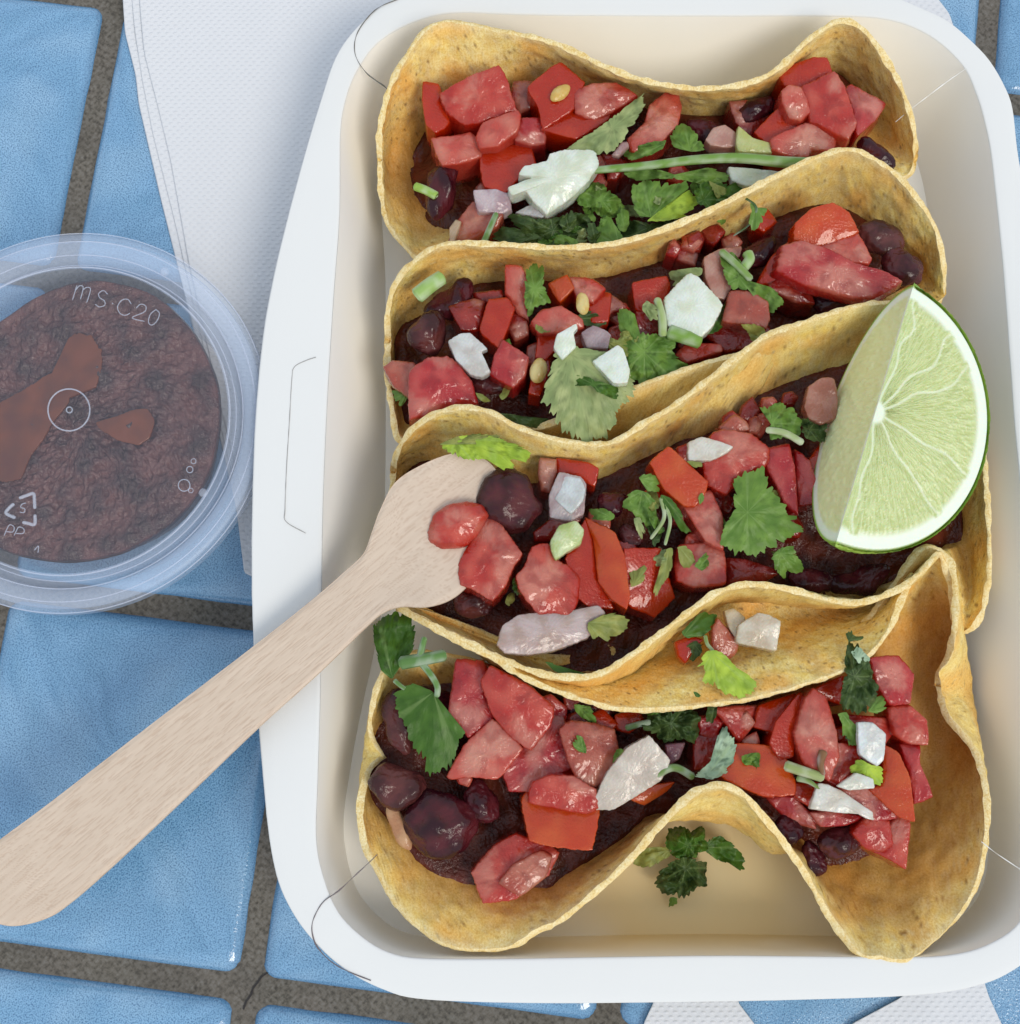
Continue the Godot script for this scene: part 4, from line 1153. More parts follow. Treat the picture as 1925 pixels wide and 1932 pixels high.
func fill_second() -> void:
	bean(3, 560, 400, 28, 210, 120, -35, "dark bean at the upper left end of the second taco")
	bean(3, 430, 650, 30, 155, 135, 100, "wrinkled glossy bean at the left end of the second taco", 0.35)
	bean(3, 830, 1000, 27, 140, 80, 5, "bean under the raspberry tomato in the second taco", 0.2)
	bean(4, 1250, 230, 30, 140, 85, 20, "brownish bean at the right end of the second taco, behind the tomatoes", 0.6)
	bean(4, 1365, 365, 31, 125, 92, 50, "glossy black bean at the right end of the second taco, next to the lime", 0.2)
	bean(4, 1050, 560, 26, 140, 80, 10, "shadowed bean left of the lime's top in the second taco")
	bean(4, 640, 300, 27, 120, 70, -30, "dark bean behind the green tuft in the second taco")
	tomato(3, [95, 880, 160, 830, 300, 850, 340, 890, 290, 990, 280, 1090, 160, 1000], 28.5, "b", "translucent tomato flap hanging over the second taco's left edge", {"depth": 3.0, "tilt": Vector2(0.15, 0.0)})
	leaf(3, [150, 1040, 200, 1050, 265, 1100, 210, 1172, 170, 1130], 260, 1060, 26.0, "mid", "green leaf tip outside the second taco's left edge", {"crumple": 0.4})
	tomato(3, [290, 900, 400, 820, 540, 810, 610, 860, 700, 970, 750, 1130, 600, 1185, 280, 1240, 275, 1000], 32.5, "m", "large pink and magenta tomato piece at the lower left of the second taco", {"depth": 9.0, "dome": 1.6, "tilt": Vector2(0, -0.15)})
	tomato(3, [720, 360, 920, 335, 930, 405, 860, 440, 740, 440], 28.5, "d", "dark tomato strip under the back lip at the left of the second taco")
	tomato(3, [545, 450, 720, 400, 800, 420, 790, 540, 760, 620, 640, 620], 31.0, "d", "dark red tomato wedge beside the upper left bean of the second taco", {"tilt": Vector2(-0.2, 0.1)})
	tomato(3, [945, 165, 1060, 175, 1100, 260, 1095, 480, 1110, 545, 1030, 500, 980, 410, 945, 360], 32.5, "p", "tall pink tomato strip under the curled green leaf at the second taco's back lip", {"tilt": Vector2(0.2, -0.3)})
	tomato(3, [960, 600, 1000, 490, 1100, 560, 1110, 650, 1010, 700], 30.5, "d", "deep red tomato behind the orange block in the second taco")
	tomato(3, [830, 410, 960, 395, 1010, 470, 960, 610, 905, 745, 790, 655, 770, 610, 800, 500], 33.0, "s", "orange-red tomato block left of centre in the second taco", {"depth": 9.0, "tilt": Vector2(0.1, 0.1)})
	tomato(3, [1245, 295, 1380, 230, 1430, 330, 1330, 430, 1285, 370], 33.0, "o", "bright orange tomato corner under the second taco's back lip")
	o_seeded()
	tomato(3, [1680, 360, 1820, 470, 1700, 500, 1640, 560], 30.5, "d", "dark red tomato corner right of the seeded tomato in the second taco")
	tomato(3, [1560, 350, 1690, 362, 1670, 560, 1550, 570, 1500, 460], 32.0, "s", "orange-red tomato face right of the upper seed in the second taco", {"tilt": Vector2(0, 0.2)})
	tomato(3, [1180, 630, 1320, 630, 1290, 760, 1230, 830, 1155, 810], 32.0, "s", "small orange-red tomato side below the pale pink top in the second taco", {"tilt": Vector2(0, 0.3)})
	tomato(3, [1130, 560, 1200, 480, 1330, 450, 1480, 540, 1490, 600, 1310, 645, 1180, 640], 34.6, "p", "pale pink tomato top at the centre of the second taco", {"depth": 6.0})
	var o := tomato(3, [1120, 1000, 1150, 850, 1250, 800, 1260, 900, 1190, 1080, 1110, 1060], 31.5, "s", "orange tomato pocket holding the lower golden seed in the second taco")
	seed_in(o, 3, 1180, 905, 33.5, 100, 62, 100)
	tomato(3, [930, 690, 1110, 810, 1080, 940, 1000, 1025, 840, 930, 870, 800], 34.0, "m", "raspberry red tomato cube at the lower centre of the second taco", {"depth": 9.0})
	onion(3, [550, 700, 640, 650, 700, 645, 820, 755, 775, 775, 840, 910, 780, 945, 700, 925, 600, 820], 34.6, "translucent white onion petal over the glossy bean of the second taco", {"depth": 2.5, "col": Color(0.58, 0.52, 0.48), "col2": Color(0.75, 0.72, 0.70)})
	onion(3, [1480, 640, 1560, 590, 1640, 620, 1680, 655, 1660, 750, 1520, 745], 35.0, "purplish translucent onion cube at the centre of the second taco", {"col": Color(0.38, 0.26, 0.27), "col2": Color(0.55, 0.42, 0.43)})
	tomato(4, [40, 450, 210, 420, 225, 480, 190, 560, 160, 610, 60, 585], 30.5, "s", "red tomato piece left of the square white onion in the second taco")
	tomato(4, [60, 590, 170, 600, 200, 720, 120, 760, 60, 700], 29.5, "d", "dark red tomato below the left edge of the square white onion")
	tomato(4, [250, 800, 310, 740, 470, 750, 480, 785, 300, 845], 31.5, "f", "flat red tomato chip at the second taco's front lip")
	tomato(4, [390, 700, 500, 650, 700, 660, 720, 710, 640, 755, 500, 790], 30.0, "d", "dark red tomato slab under the brownish cube of the second taco")
	onion(4, [390, 330, 470, 290, 570, 280, 560, 330, 490, 350, 525, 470, 490, 525, 440, 520, 400, 430], 32.0, "pinkish upright onion piece behind the green tuft of the second taco", {"col": Color(0.46, 0.19, 0.14), "col2": Color(0.58, 0.32, 0.25)})
	tomato(4, [640, 460, 720, 320, 800, 255, 810, 300, 770, 420, 760, 470], 31.0, "s", "red tomato edge left of the long raspberry slice")
	tomato(4, [750, 430, 900, 480, 930, 555, 840, 550, 690, 480], 30.5, "d", "dark red tomato under the left of the long raspberry slice")
	tomato(4, [840, 160, 920, 90, 1020, 65, 1090, 110, 1140, 205, 1080, 235, 930, 285, 830, 240], 35.5, "o", "orange-red tomato cap topmost at the right of the second taco", {"tilt": Vector2(0.0, -0.3), "depth": 6.0})
	tomato(4, [930, 285, 1030, 250, 1135, 200, 1205, 330, 1190, 360, 1110, 352, 1010, 300], 35.0, "p", "salmon tomato face below the orange-red cap of the second taco", {"tilt": Vector2(0.0, 0.3)})
	tomato(4, [750, 395, 790, 270, 870, 250, 1000, 290, 1130, 360, 1250, 390, 1345, 440, 1210, 522, 1100, 520, 900, 470], 36.0, "m", "long raspberry red tomato slice beside the lime's top", {"tilt": Vector2(0.08, -0.2), "depth": 4.5, "bevel": 0.9})
	leaf(4, [465, 290, 545, 310, 600, 400, 640, 470, 720, 475, 750, 500, 790, 560, 740, 590, 710, 630, 700, 545, 620, 490, 520, 490, 465, 385], 560, 430, 34.0, "mid", "green cilantro tuft above the brownish cube of the second taco", {"crumple": 1.0})
	stalk(4, [600, 310, 33.5, 610, 340, 34.2, 580, 385, 34.0], 1.4, 1.2, Color(0.24, 0.40, 0.09), "short thick green stem stub behind the green tuft")
	stalk(4, [470, 300, 33.5, 540, 360, 34.6, 620, 440, 34.6], 1.0, 0.9, Color(0.20, 0.32, 0.08), "green stem leaning across the pinkish onion of the second taco")
	leaf(4, [210, 400, 290, 385, 385, 375, 380, 415, 300, 450, 230, 480], 380, 395, 32.5, "pale", "pale cilantro strip behind the top of the square white onion", {"crumple": 0.8})
	leaf(4, [380, 690, 440, 640, 480, 560, 540, 480, 520, 620, 460, 690, 400, 715], 400, 700, 32.0, "deep", "dark leaf edge right of the square white onion", {"crumple": 1.0})
	onion(4, [200, 530, 310, 415, 350, 420, 480, 560, 425, 665, 370, 715, 215, 660], 35.2, "square white onion piece at the centre right of the second taco", {"dome": 0.8})
	tomato(4, [520, 490, 600, 490, 700, 540, 708, 625, 690, 672, 560, 650, 480, 640], 34.4, "b", "brownish red tomato cube right of the square white onion", {"tilt": Vector2(0.05, 0.1)})
	stalk(4, [160, 530, 34.0, 185, 620, 34.6, 190, 715, 34.0], 1.0, 1.1, Color(0.32, 0.42, 0.14), "upright pale stem left of the square white onion")
	stalk(4, [215, 690, 33.8, 290, 715, 34.2, 375, 745, 33.8], 1.9, 1.7, Color(0.19, 0.33, 0.06), "thick green stem piece below the square white onion")
	leaf(4, [-40, 590, 0, 570, 50, 590, 75, 690, 160, 700, 220, 690, 260, 740, 240, 800, 340, 870, 290, 910, 215, 980, 120, 950, 0, 940, -60, 880, 10, 820, -20, 700], 100, 790, 34.6, "mid", "leafy green cilantro sprig right of the big pale leaf in the second taco", {"crumple": 1.1, "veins": 8.0})
	leaf(3, [1290, 770, 1400, 720, 1560, 760, 1700, 780, 1800, 900, 1870, 1010, 1830, 1110, 1740, 1260, 1690, 1330, 1640, 1400, 1590, 1410, 1520, 1432, 1450, 1410, 1390, 1395, 1340, 1380, 1280, 1310, 1300, 1250, 1250, 1210, 1260, 1170, 1185, 1140, 1215, 1080, 1220, 1000, 1250, 880], 1400, 790, 40.0, "pale", "biggest cilantro leaf, pale grey-green, drooping over the second taco's front lip", {"crumple": 0.55, "curl": -1.6, "veins": 9.0, "tilt": Vector2(0, -0.05), "tooth": 11.0})
	leaf(3, [1360, 935, 1480, 935, 1560, 960, 1700, 1010, 1800, 1050, 1720, 1110, 1640, 1080, 1590, 1060, 1560, 1020, 1420, 1010, 1380, 1020], 1560, 1000, 40.6, "deep", "dark green shreds lying on the big pale leaf", {"crumple": 1.2})
	onion(3, [1310, 650, 1440, 580, 1450, 610, 1420, 640, 1440, 740, 1345, 825, 1285, 740], 41.2, "white onion flake at the top of the big pale leaf", {"depth": 2.5})
	onion(3, [1560, 840, 1730, 730, 1770, 760, 1815, 900, 1800, 985, 1700, 985, 1620, 900], 41.4, "white onion square lying on the right of the big pale leaf", {"depth": 3.0, "tilt": Vector2(0.1, 0.1)})
	leaf(3, [1080, 300, 1090, 190, 1160, 140, 1225, 180, 1215, 310, 1290, 430, 1210, 450, 1150, 480, 1130, 525, 1095, 535, 1075, 420], 1150, 330, 36.5, "mid", "curled bright green leaf standing at the second taco's back lip", {"crumple": 0.8, "curl": -2.0})
	stalk(3, [320, 390, 33.5, 420, 310, 34.2, 510, 250, 33.5], 2.1, 1.9, Color(0.31, 0.47, 0.13), "pale green stem chunk inside the second taco's upper left corner")
	leaf(3, [735, 1060, 790, 1070, 850, 1120, 800, 1135, 760, 1110], 740, 1060, 33.0, "muted", "small olive shred on the large magenta tomato of the second taco", {"crumple": 0.4})
	leaf(3, [900, 1080, 940, 1010, 990, 1030, 960, 1090, 920, 1115], 930, 1110, 31.8, "muted", "small olive leaf beneath the raspberry cube of the second taco", {"crumple": 0.4})
	leaf(3, [870, 1200, 1000, 1210, 1150, 1240, 1260, 1240, 1300, 1290, 1180, 1320, 1040, 1280], 900, 1210, 31.5, "dark", "dark cilantro strip between the second taco's front lip and the third taco", {"crumple": 1.4})
func o_seeded() -> void:
	var o := tomato(3, [1390, 245, 1560, 260, 1650, 330, 1560, 430, 1450, 400], 33.2, "f", "pink tomato piece holding the upper golden seed in the second taco")
	seed_in(o, 3, 1485, 440, 35.6, 85, 50, 80)

func fill_third() -> void:
	bean(5, 950, 620, 34, 230, 205, 60, "largest smooth bean, at the left of the third taco just above the fork", 0.15)
	bean(5, 1600, 640, 29, 110, 90, 10, "bean right of the greyish onion in the third taco")
	bean(5, 1740, 860, 29, 90, 75, 40, "small bean left of the dark sprig in the third taco", 0.25)
	bean(5, 680, 1310, 28, 150, 90, 20, "brown bean below the fork's head in the third taco", 0.35)
	bean(6, 1150, 1010, 26, 160, 70, -15, "shadowed bean under the lime in the third taco")
	bean(6, 900, 1010, 26, 120, 70, 20, "dark bean left of the lime's lowest corner in the third taco")
	tomato(5, [1080, 840, 1200, 750, 1400, 760, 1260, 870, 1190, 900, 1090, 900], 31.0, "d", "dark tomato piece behind the pale green stub of the third taco")
	tomato(5, [1120, 350, 1230, 360, 1235, 440, 1190, 580, 1130, 565, 1110, 450], 32.0, "b", "narrow brownish tomato strip under the third taco's back lip")
	tomato(5, [1230, 350, 1440, 380, 1510, 420, 1480, 540, 1400, 500, 1290, 470, 1225, 450], 32.5, "s", "orange-red tomato block behind the greyish onion of the third taco", {"depth": 9.0})
	onion(5, [1250, 450, 1390, 480, 1425, 530, 1410, 720, 1320, 765, 1190, 740, 1185, 600], 34.6, "greyish translucent onion block at the upper left of the third taco", {"col": Color(0.40, 0.27, 0.27), "col2": Color(0.58, 0.48, 0.47), "depth": 6.0})
	onion(5, [1280, 470, 1390, 490, 1420, 560, 1400, 640, 1330, 720, 1220, 620, 1260, 560], 35.3, "white onion film on top of the greyish block in the third taco", {"depth": 1.4, "col": Color(0.60, 0.56, 0.54), "col2": Color(0.78, 0.76, 0.75)})
	tomato(5, [390, 830, 425, 720, 520, 660, 640, 640, 730, 665, 775, 725, 700, 860, 620, 930, 470, 942, 400, 900], 38.6, "f", "jelly-like round red tomato pulp lying on the fork's head", {"dome": 2.2, "depth": 4.0, "bevel": 1.2})
	tomato(5, [590, 1040, 770, 725, 840, 770, 940, 900, 1000, 990, 930, 1090, 900, 1180, 810, 1290, 720, 1230, 600, 1180], 37.4, "f", "dark rosy tomato wedge at the tip of the fork's head", {"depth": 9.0, "tilt": Vector2(0.0, 0.1), "dome": 0.8})
	tomato(5, [1290, 1020, 1420, 760, 1490, 900, 1520, 1170, 1610, 1340, 1460, 1335, 1380, 1280, 1340, 1130], 33.0, "s", "red tomato face left of the orange skin at the centre of the third taco", {"tilt": Vector2(-0.3, 0.1), "depth": 9.0})
	tomato(5, [1420, 750, 1620, 850, 1680, 1000, 1715, 1270, 1690, 1340, 1600, 1280, 1510, 1170, 1480, 900], 34.5, "o", "glowing orange tomato skin wedge at the centre of the third taco", {"tilt": Vector2(0.3, 0.1), "depth": 9.0})
	tomato(5, [970, 1130, 1030, 1070, 1070, 945, 1180, 920, 1215, 1020, 1310, 1070, 1385, 1140, 1370, 1280, 1325, 1395, 1220, 1370, 1110, 1372, 1070, 1320, 1000, 1240], 36.6, "f", "glossy rose tomato piece with golden flecks at the centre of the third taco", {"depth": 9.0, "dome": 1.2})
	onion(5, [1195, 900, 1250, 800, 1360, 768, 1412, 830, 1390, 920, 1300, 970, 1230, 1022, 1200, 960], 37.6, "pale green onion stub on the glossy rose tomato", {"col": Color(0.42, 0.52, 0.16), "col2": Color(0.66, 0.72, 0.42), "depth": 3.0, "dome": 0.9})
	onion(5, [855, 1580, 890, 1460, 990, 1390, 1110, 1378, 1300, 1370, 1490, 1330, 1540, 1380, 1430, 1540, 1200, 1625, 1060, 1645, 900, 1635], 36.4, "long grainy mauve onion slice on the third taco's front lip", {"col": Color(0.46, 0.33, 0.28), "col2": Color(0.60, 0.47, 0.45), "dome": 1.0, "depth": 4.0})
	onion(5, [880, 1570, 890, 1460, 990, 1390, 1150, 1375, 1090, 1450, 1000, 1480, 930, 1540], 37.0, "yellow rind at the left end of the long mauve onion slice", {"col": Color(0.50, 0.42, 0.07), "col2": Color(0.60, 0.52, 0.16), "depth": 1.5})
	leaf(5, [1430, 1470, 1530, 1390, 1640, 1370, 1725, 1420, 1690, 1500, 1570, 1570, 1520, 1540, 1470, 1552], 1440, 1440, 36.0, "muted", "muted olive cilantro leaf at the right end of the long mauve onion slice", {"crumple": 0.4})
	leaf(5, [890, 1310, 910, 1240, 960, 1240, 960, 1300, 920, 1335], 900, 1320, 31.5, "muted", "small olive shred left of the glossy rose tomato", {"crumple": 0.4})
	leaf(5, [450, 270, 600, 205, 740, 188, 870, 228, 1000, 270, 1060, 300, 1050, 385, 960, 370, 960, 410, 900, 450, 850, 390, 770, 365, 690, 372, 600, 362, 540, 335], 560, 230, 39.4, "lime", "bright yellow-green leaf over the fork's tip at the third taco's back lip", {"crumple": 0.9, "curl": -1.0})
	leaf(5, [450, 265, 560, 215, 700, 190, 850, 200, 890, 235, 760, 262, 600, 262], 460, 265, 39.9, "muted", "thin dark olive leaf along the back of the bright yellow-green leaf", {"crumple": 0.9})
	# right half
	tomato(6, [500, 910, 600, 920, 720, 960, 745, 990, 690, 1025, 500, 1045], 30.0, "d", "dark red tomato below the broad green leaf in the third taco")
	tomato(6, [0, 870, 180, 868, 195, 950, 245, 1100, 150, 1195, 20, 1140], 31.5, "s", "brownish orange tomato with leaf shreds at the third taco's lower centre")
	tomato(6, [250, 940, 270, 850, 400, 840, 490, 880, 495, 1040, 340, 1052, 260, 1020], 32.5, "f", "squarish pink-red tomato piece below the red strip in the third taco")
	tomato(6, [900, 430, 1000, 300, 1045, 330, 960, 490, 940, 560], 31.0, "s", "narrow red tomato sliver against the lime's side cut")
	tomato(6, [830, 380, 905, 440, 945, 560, 920, 645, 850, 655, 835, 500], 33.0, "m", "dusky pink tomato strip nearest the lime in the third taco")
	onion(6, [880, 180, 900, 80, 960, 40, 1022, 40, 1040, 150, 1030, 230, 960, 262, 900, 230], 35.0, "brownish pink onion block between the third taco's back lip and the lime", {"col": Color(0.36, 0.13, 0.08), "col2": Color(0.46, 0.22, 0.16)})
	tomato(6, [460, 275, 540, 210, 600, 250, 612, 290, 500, 325], 33.5, "b", "pinkish tomato knob just under the third taco's back lip")
	tomato(6, [360, 600, 420, 580, 480, 700, 485, 870, 400, 830, 290, 665], 34.0, "p", "wet pink tomato slope below the orange-red strip in the third taco", {"tilt": Vector2(0, 0.2)})
	tomato(6, [390, 450, 430, 310, 480, 290, 620, 310, 705, 380, 695, 460, 610, 510, 530, 570, 500, 600, 400, 540], 35.0, "f", "big smooth red tomato piece at the right centre of the third taco", {"dome": 0.8, "depth": 9.0})
	tomato(6, [700, 380, 805, 358, 832, 480, 848, 700, 780, 645, 740, 560, 690, 460], 35.0, "m", "flat magenta tomato face left of the dusky strip in the third taco", {"tilt": Vector2(0.15, 0)})
	tomato(6, [130, 450, 220, 368, 405, 540, 392, 600, 350, 655, 290, 655, 200, 580], 35.6, "o", "long orange-red tomato strip at the centre of the third taco", {"tilt": Vector2(0.1, -0.1)})
	onion(6, [318, 350, 380, 325, 460, 345, 532, 372, 480, 412, 420, 437, 318, 437], 36.8, "cream white onion flake on the big smooth tomato of the third taco", {"depth": 2.2, "col": Color(0.66, 0.56, 0.46), "col2": Color(0.80, 0.73, 0.65)})
	leaf(6, [300, 440, 380, 445, 385, 470, 340, 475], 310, 445, 36.6, "muted", "olive speck under the cream white onion flake", {"crumple": 0.3, "curl": 0.0})
	leaf(6, [70, 520, 100, 500, 150, 505, 190, 560, 180, 595, 115, 590], 80, 530, 35.5, "mid", "small green leaflet above the dark sprig in the third taco", {"crumple": 0.5})
	leaf(6, [0, 612, 60, 578, 130, 600, 165, 640, 160, 700, 120, 775, 70, 735, 40, 690, -10, 680], 90, 590, 35.0, "mid", "dark green cilantro sprig leaf left of the orange-red strip", {"crumple": 0.8})
	leaf(6, [170, 600, 230, 620, 290, 700, 300, 750, 340, 800, 280, 790, 240, 720, 200, 680], 190, 610, 35.5, "deep", "dark leaf strip lying right of the dark green sprig leaf", {"crumple": 0.9})
	stalk(6, [180, 620, 35.2, 195, 720, 35.6, 130, 820, 34.2], 0.55, 0.4, Color(0.30, 0.38, 0.16), "pale thin stem of the dark green sprig")
	stalk(6, [190, 640, 35.2, 225, 730, 35.6, 200, 850, 34.2], 0.5, 0.4, Color(0.26, 0.36, 0.12), "second thin stem of the dark green sprig, on its right")
	leaf(6, [45, 720, 80, 710, 110, 800, 90, 830, 60, 780], 60, 720, 34.2, "pale", "pale curled leaf edge under the dark green sprig", {"crumple": 0.6})
	leaf(6, [20, 960, 50, 890, 75, 960, 120, 935, 100, 1030, 30, 1060], 50, 1040, 34.0, "muted", "forked olive leaf on the brownish orange tomato", {"crumple": 0.3})
	leaf(6, [140, 1080, 170, 980, 200, 870, 240, 860, 235, 980, 180, 1060, 145, 1120], 220, 870, 34.0, "muted", "long olive strip beside the squarish pink-red tomato", {"crumple": 0.5})
	leaf(6, [255, 860, 300, 850, 350, 900, 355, 960, 320, 985, 275, 950], 270, 860, 34.2, "muted", "translucent olive leaf on the squarish pink-red tomato", {"crumple": 0.3})
	leaf(6, [355, 620, 380, 592, 395, 625, 370, 658], 375, 600, 36.4, "mid", "tiny green speck on the long orange-red strip", {"crumple": 0.2, "curl": 0.0})
	leaf(6, [650, 170, 700, 180, 760, 148, 830, 190, 870, 250, 860, 345, 790, 330, 710, 345, 690, 290, 720, 270, 690, 230], 720, 260, 36.6, "mid", "folded green leaf between the third taco's back lip and the lime", {"crumple": 1.0})
	leaf(6, [860, 230, 930, 225, 995, 265, 985, 352, 930, 350, 870, 330, 850, 280], 900, 290, 36.4, "dark", "crumpled dark leaf touching the lime's left side", {"crumple": 2.0})
	stalk(6, [690, 290, 36.2, 780, 305, 36.8, 870, 355, 36.2], 0.8, 0.9, Color(0.36, 0.44, 0.20), "pale stem under the folded green leaf by the lime")
	leaf(6, [525, 530, 600, 490, 680, 455, 705, 520, 740, 600, 790, 650, 800, 712, 862, 708, 845, 745, 885, 772, 850, 800, 800, 820, 760, 860, 700, 880, 640, 905, 560, 890, 520, 905, 515, 880, 470, 850, 465, 810, 482, 760, 530, 690], 600, 690, 38.0, "mid", "broad green cilantro leaf at the right centre of the third taco", {"crumple": 0.35, "curl": -1.0, "veins": 8.0, "tooth": 8.0})
	leaf(6, [700, 920, 760, 860, 830, 850, 850, 900, 882, 960, 850, 1002, 800, 985, 790, 1025, 745, 990], 760, 890, 36.5, "mid", "lower lobe of green leaf below the broad leaf, near the lime", {"crumple": 0.7, "curl": -1.8})
	# on the flap in front
	onion(6, [490, 1170, 535, 1158, 590, 1200, 580, 1270, 550, 1310, 510, 1250], 32.0, "creamy onion sliver left of the onion cube on the third taco's outer tortilla", {"depth": 3.0, "col": Color(0.60, 0.48, 0.33), "col2": Color(0.72, 0.60, 0.45)})
	tomato(6, [430, 1260, 460, 1205, 560, 1330, 540, 1380, 500, 1405, 430, 1345], 32.0, "b", "brownish orange tomato piece on the third taco's outer tortilla", {"depth": 4.0})
	tomato(6, [250, 1320, 330, 1290, 385, 1310, 350, 1350, 300, 1425, 265, 1390], 31.5, "s", "thin orange tomato skin left of the brownish piece on the outer tortilla", {"depth": 2.5})
	onion(6, [560, 1240, 655, 1180, 700, 1190, 762, 1220, 740, 1362, 660, 1345, 548, 1322], 34.5, "creamy translucent onion cube on the third taco's outer tortilla", {"depth": 5.0, "col": Color(0.56, 0.46, 0.33), "col2": Color(0.74, 0.66, 0.54)})
	leaf(6, [275, 1275, 360, 1185, 425, 1158, 452, 1200, 425, 1260, 400, 1295, 310, 1305], 290, 1290, 34.0, "deep", "dark green leaf under the crest of the third taco's inner tortilla", {"crumple": 0.4})
	leaf(6, [300, 1340, 350, 1310, 390, 1345, 370, 1420, 320, 1420], 340, 1330, 33.0, "dark", "nearly black leaf scrap beside the thin orange skin", {"crumple": 1.0})
	stalk(6, [395, 1290, 33.5, 405, 1330, 34.5, 435, 1365, 35.5], 0.5, 0.4, Color(0.22, 0.34, 0.10), "short stem of the fan-shaped leaf on the outer tortilla")
	leaf(6, [345, 1445, 400, 1430, 370, 1400, 410, 1352, 470, 1365, 500, 1390, 545, 1440, 545, 1470, 600, 1475, 650, 1520, 658, 1565, 610, 1572, 570, 1602, 530, 1580, 480, 1580, 420, 1530, 375, 1520, 400, 1470], 430, 1375, 36.8, "lime", "fan-shaped light green leaf on the third taco's outer tortilla", {"crumple": 0.4, "curl": -0.5, "veins": 9.0})
	leaf(6, [335, 1560, 360, 1565, 382, 1590, 350, 1590], 340, 1562, 37.0, "deep", "tiny green shred near the outer tortilla's edge", {"crumple": 0.2, "curl": 0.0})
	leaf(5, [1150, 1695, 1210, 1705, 1250, 1750, 1340, 1775, 1520, 1800, 1480, 1815, 1340, 1800, 1220, 1765], 1160, 1700, 34.5, "deep", "thin dark green shred in the crease between the third taco's two tortillas", {"crumple": 0.4, "curl": 0.0})

func fill_fourth() -> void:
	bean(7, 250, 960, 27, 165, 125, 20, "brown glossy bean at the left notch of the bottom taco", 0.45)
	bean(7, 260, 640, 25, 190, 80, 80, "long brown bean under the big green leaf at the left of the bottom taco", 0.5)
	bean(7, 480, 1150, 26, 210, 170, 15, "large black bean in the left lobe of the bottom taco")
	bean(7, 700, 1060, 25, 130, 90, 60, "dark bean behind the orange-red cube of the bottom taco")
	bean(7, 420, 520, 24, 150, 90, 20, "shadowed bean behind the crossed stem of the bottom taco")
	bean(7, 1260, 560, 24, 150, 70, 10, "shadowed bean under the lip above the bottom taco")
	bean(8, 1050, 1150, 26, 115, 78, -20, "glossy bean below the cream onion in the right lobe of the bottom taco", 0.15)
	bean(8, 800, 1095, 27, 65, 62, 30, "small round bean beside the crest of the bottom taco")
	bean(8, 930, 1240, 22, 100, 60, 60, "dark bean deep in the right lobe of the bottom taco")
	var bs := pip(7, 255, 1200, 25.5, 135, 48, 65, Color(0.42, 0.20, 0.10), Color(0.52, 0.30, 0.16), 0.3, 0.2, 0.7)
	tag(obj("split_bean", bs, M.bean), "tan split bean half at the left lobe of the bottom taco", "bean", "whole beans in the tacos")
	# left
	tomato(7, [640, 1440, 760, 1300, 870, 1240, 1040, 1300, 1095, 1340, 1040, 1460, 870, 1585, 700, 1605], 26.0, "f", "dusky pink tomato piece lowest in the left lobe of the bottom taco", {"depth": 8.0, "tilt": Vector2(0, 0.15)})
	tomato(7, [780, 1500, 860, 1400, 1000, 1330, 1060, 1360, 1030, 1470, 900, 1570], 27.6, "b", "frosted tomato flake on the lowest pink piece of the left lobe", {"depth": 3.0})
	tomato(7, [900, 790, 1000, 640, 1110, 560, 1150, 700, 1180, 880, 1080, 925, 970, 1005, 840, 1005, 810, 900], 28.5, "m", "dark magenta tomato cluster at the centre of the bottom taco's left half", {"depth": 8.0})
	tomato(7, [980, 520, 1060, 490, 1145, 560, 1140, 640, 1060, 640], 28.0, "m", "small magenta tomato bump behind the bright red tomato")
	tomato(7, [700, 320, 930, 400, 930, 480, 850, 520, 720, 480], 26.5, "d", "dark red tomato under the outer tortilla's edge, bottom taco")
	tomato(7, [525, 500, 552, 308, 700, 320, 722, 390, 700, 480, 755, 620, 620, 722, 510, 590], 30.0, "m", "mauve tomato block at the upper left of the bottom taco", {"depth": 9.0, "tilt": Vector2(-0.1, 0.05)})
	tomato(7, [510, 925, 600, 760, 745, 625, 845, 720, 905, 785, 810, 905, 770, 942, 640, 930, 530, 942], 31.5, "p", "pink pointed tomato slice left of the magenta cluster", {"tilt": Vector2(0.1, 0.05), "depth": 8.0})
	tomato(7, [690, 430, 740, 340, 950, 450, 1072, 560, 1050, 655, 950, 785, 850, 722, 750, 600, 720, 520], 33.0, "f", "bright red wet tomato triangle at the top of the bottom taco's left half", {"dome": 0.8, "depth": 8.0, "tilt": Vector2(0.1, -0.1)})
	tomato(7, [1110, 680, 1170, 635, 1290, 650, 1395, 680, 1422, 800, 1385, 920, 1290, 985, 1200, 945, 1150, 835], 31.5, "b", "translucent beige-pink tomato lump at the centre of the bottom taco", {"depth": 8.0, "dome": 0.8})
	tomato(7, [905, 1060, 960, 985, 1240, 1060, 1315, 1090, 1300, 1190, 1275, 1322, 1090, 1305, 950, 1272], 31.0, "o", "orange-red tomato cube in the left half of the bottom taco", {"tilt": Vector2(0, 0.35), "depth": 8.0})
	tomato(7, [965, 965, 1060, 925, 1180, 930, 1295, 1000, 1312, 1100, 1240, 1130, 940, 1070], 32.6, "f", "red top face of the orange-red cube in the bottom taco", {"tilt": Vector2(0, -0.1), "depth": 5.0})
	tomato(7, [1480, 1050, 1600, 975, 1720, 960, 1680, 1010, 1560, 1085], 30.0, "o", "orange tomato corner behind the left flank of the crest")
	tomato(7, [1400, 600, 1530, 570, 1560, 640, 1480, 700, 1410, 680], 27.0, "s", "orange-brown tomato bit under the outer tortilla's edge at the bottom taco's centre")
	onion(7, [1265, 1105, 1310, 1020, 1370, 900, 1470, 780, 1580, 718, 1692, 850, 1645, 950, 1485, 1050, 1400, 1100], 33.6, "long cream onion wedge left of the crest in the bottom taco", {"col": Color(0.58, 0.48, 0.40), "col2": Color(0.72, 0.62, 0.53), "depth": 5.0})
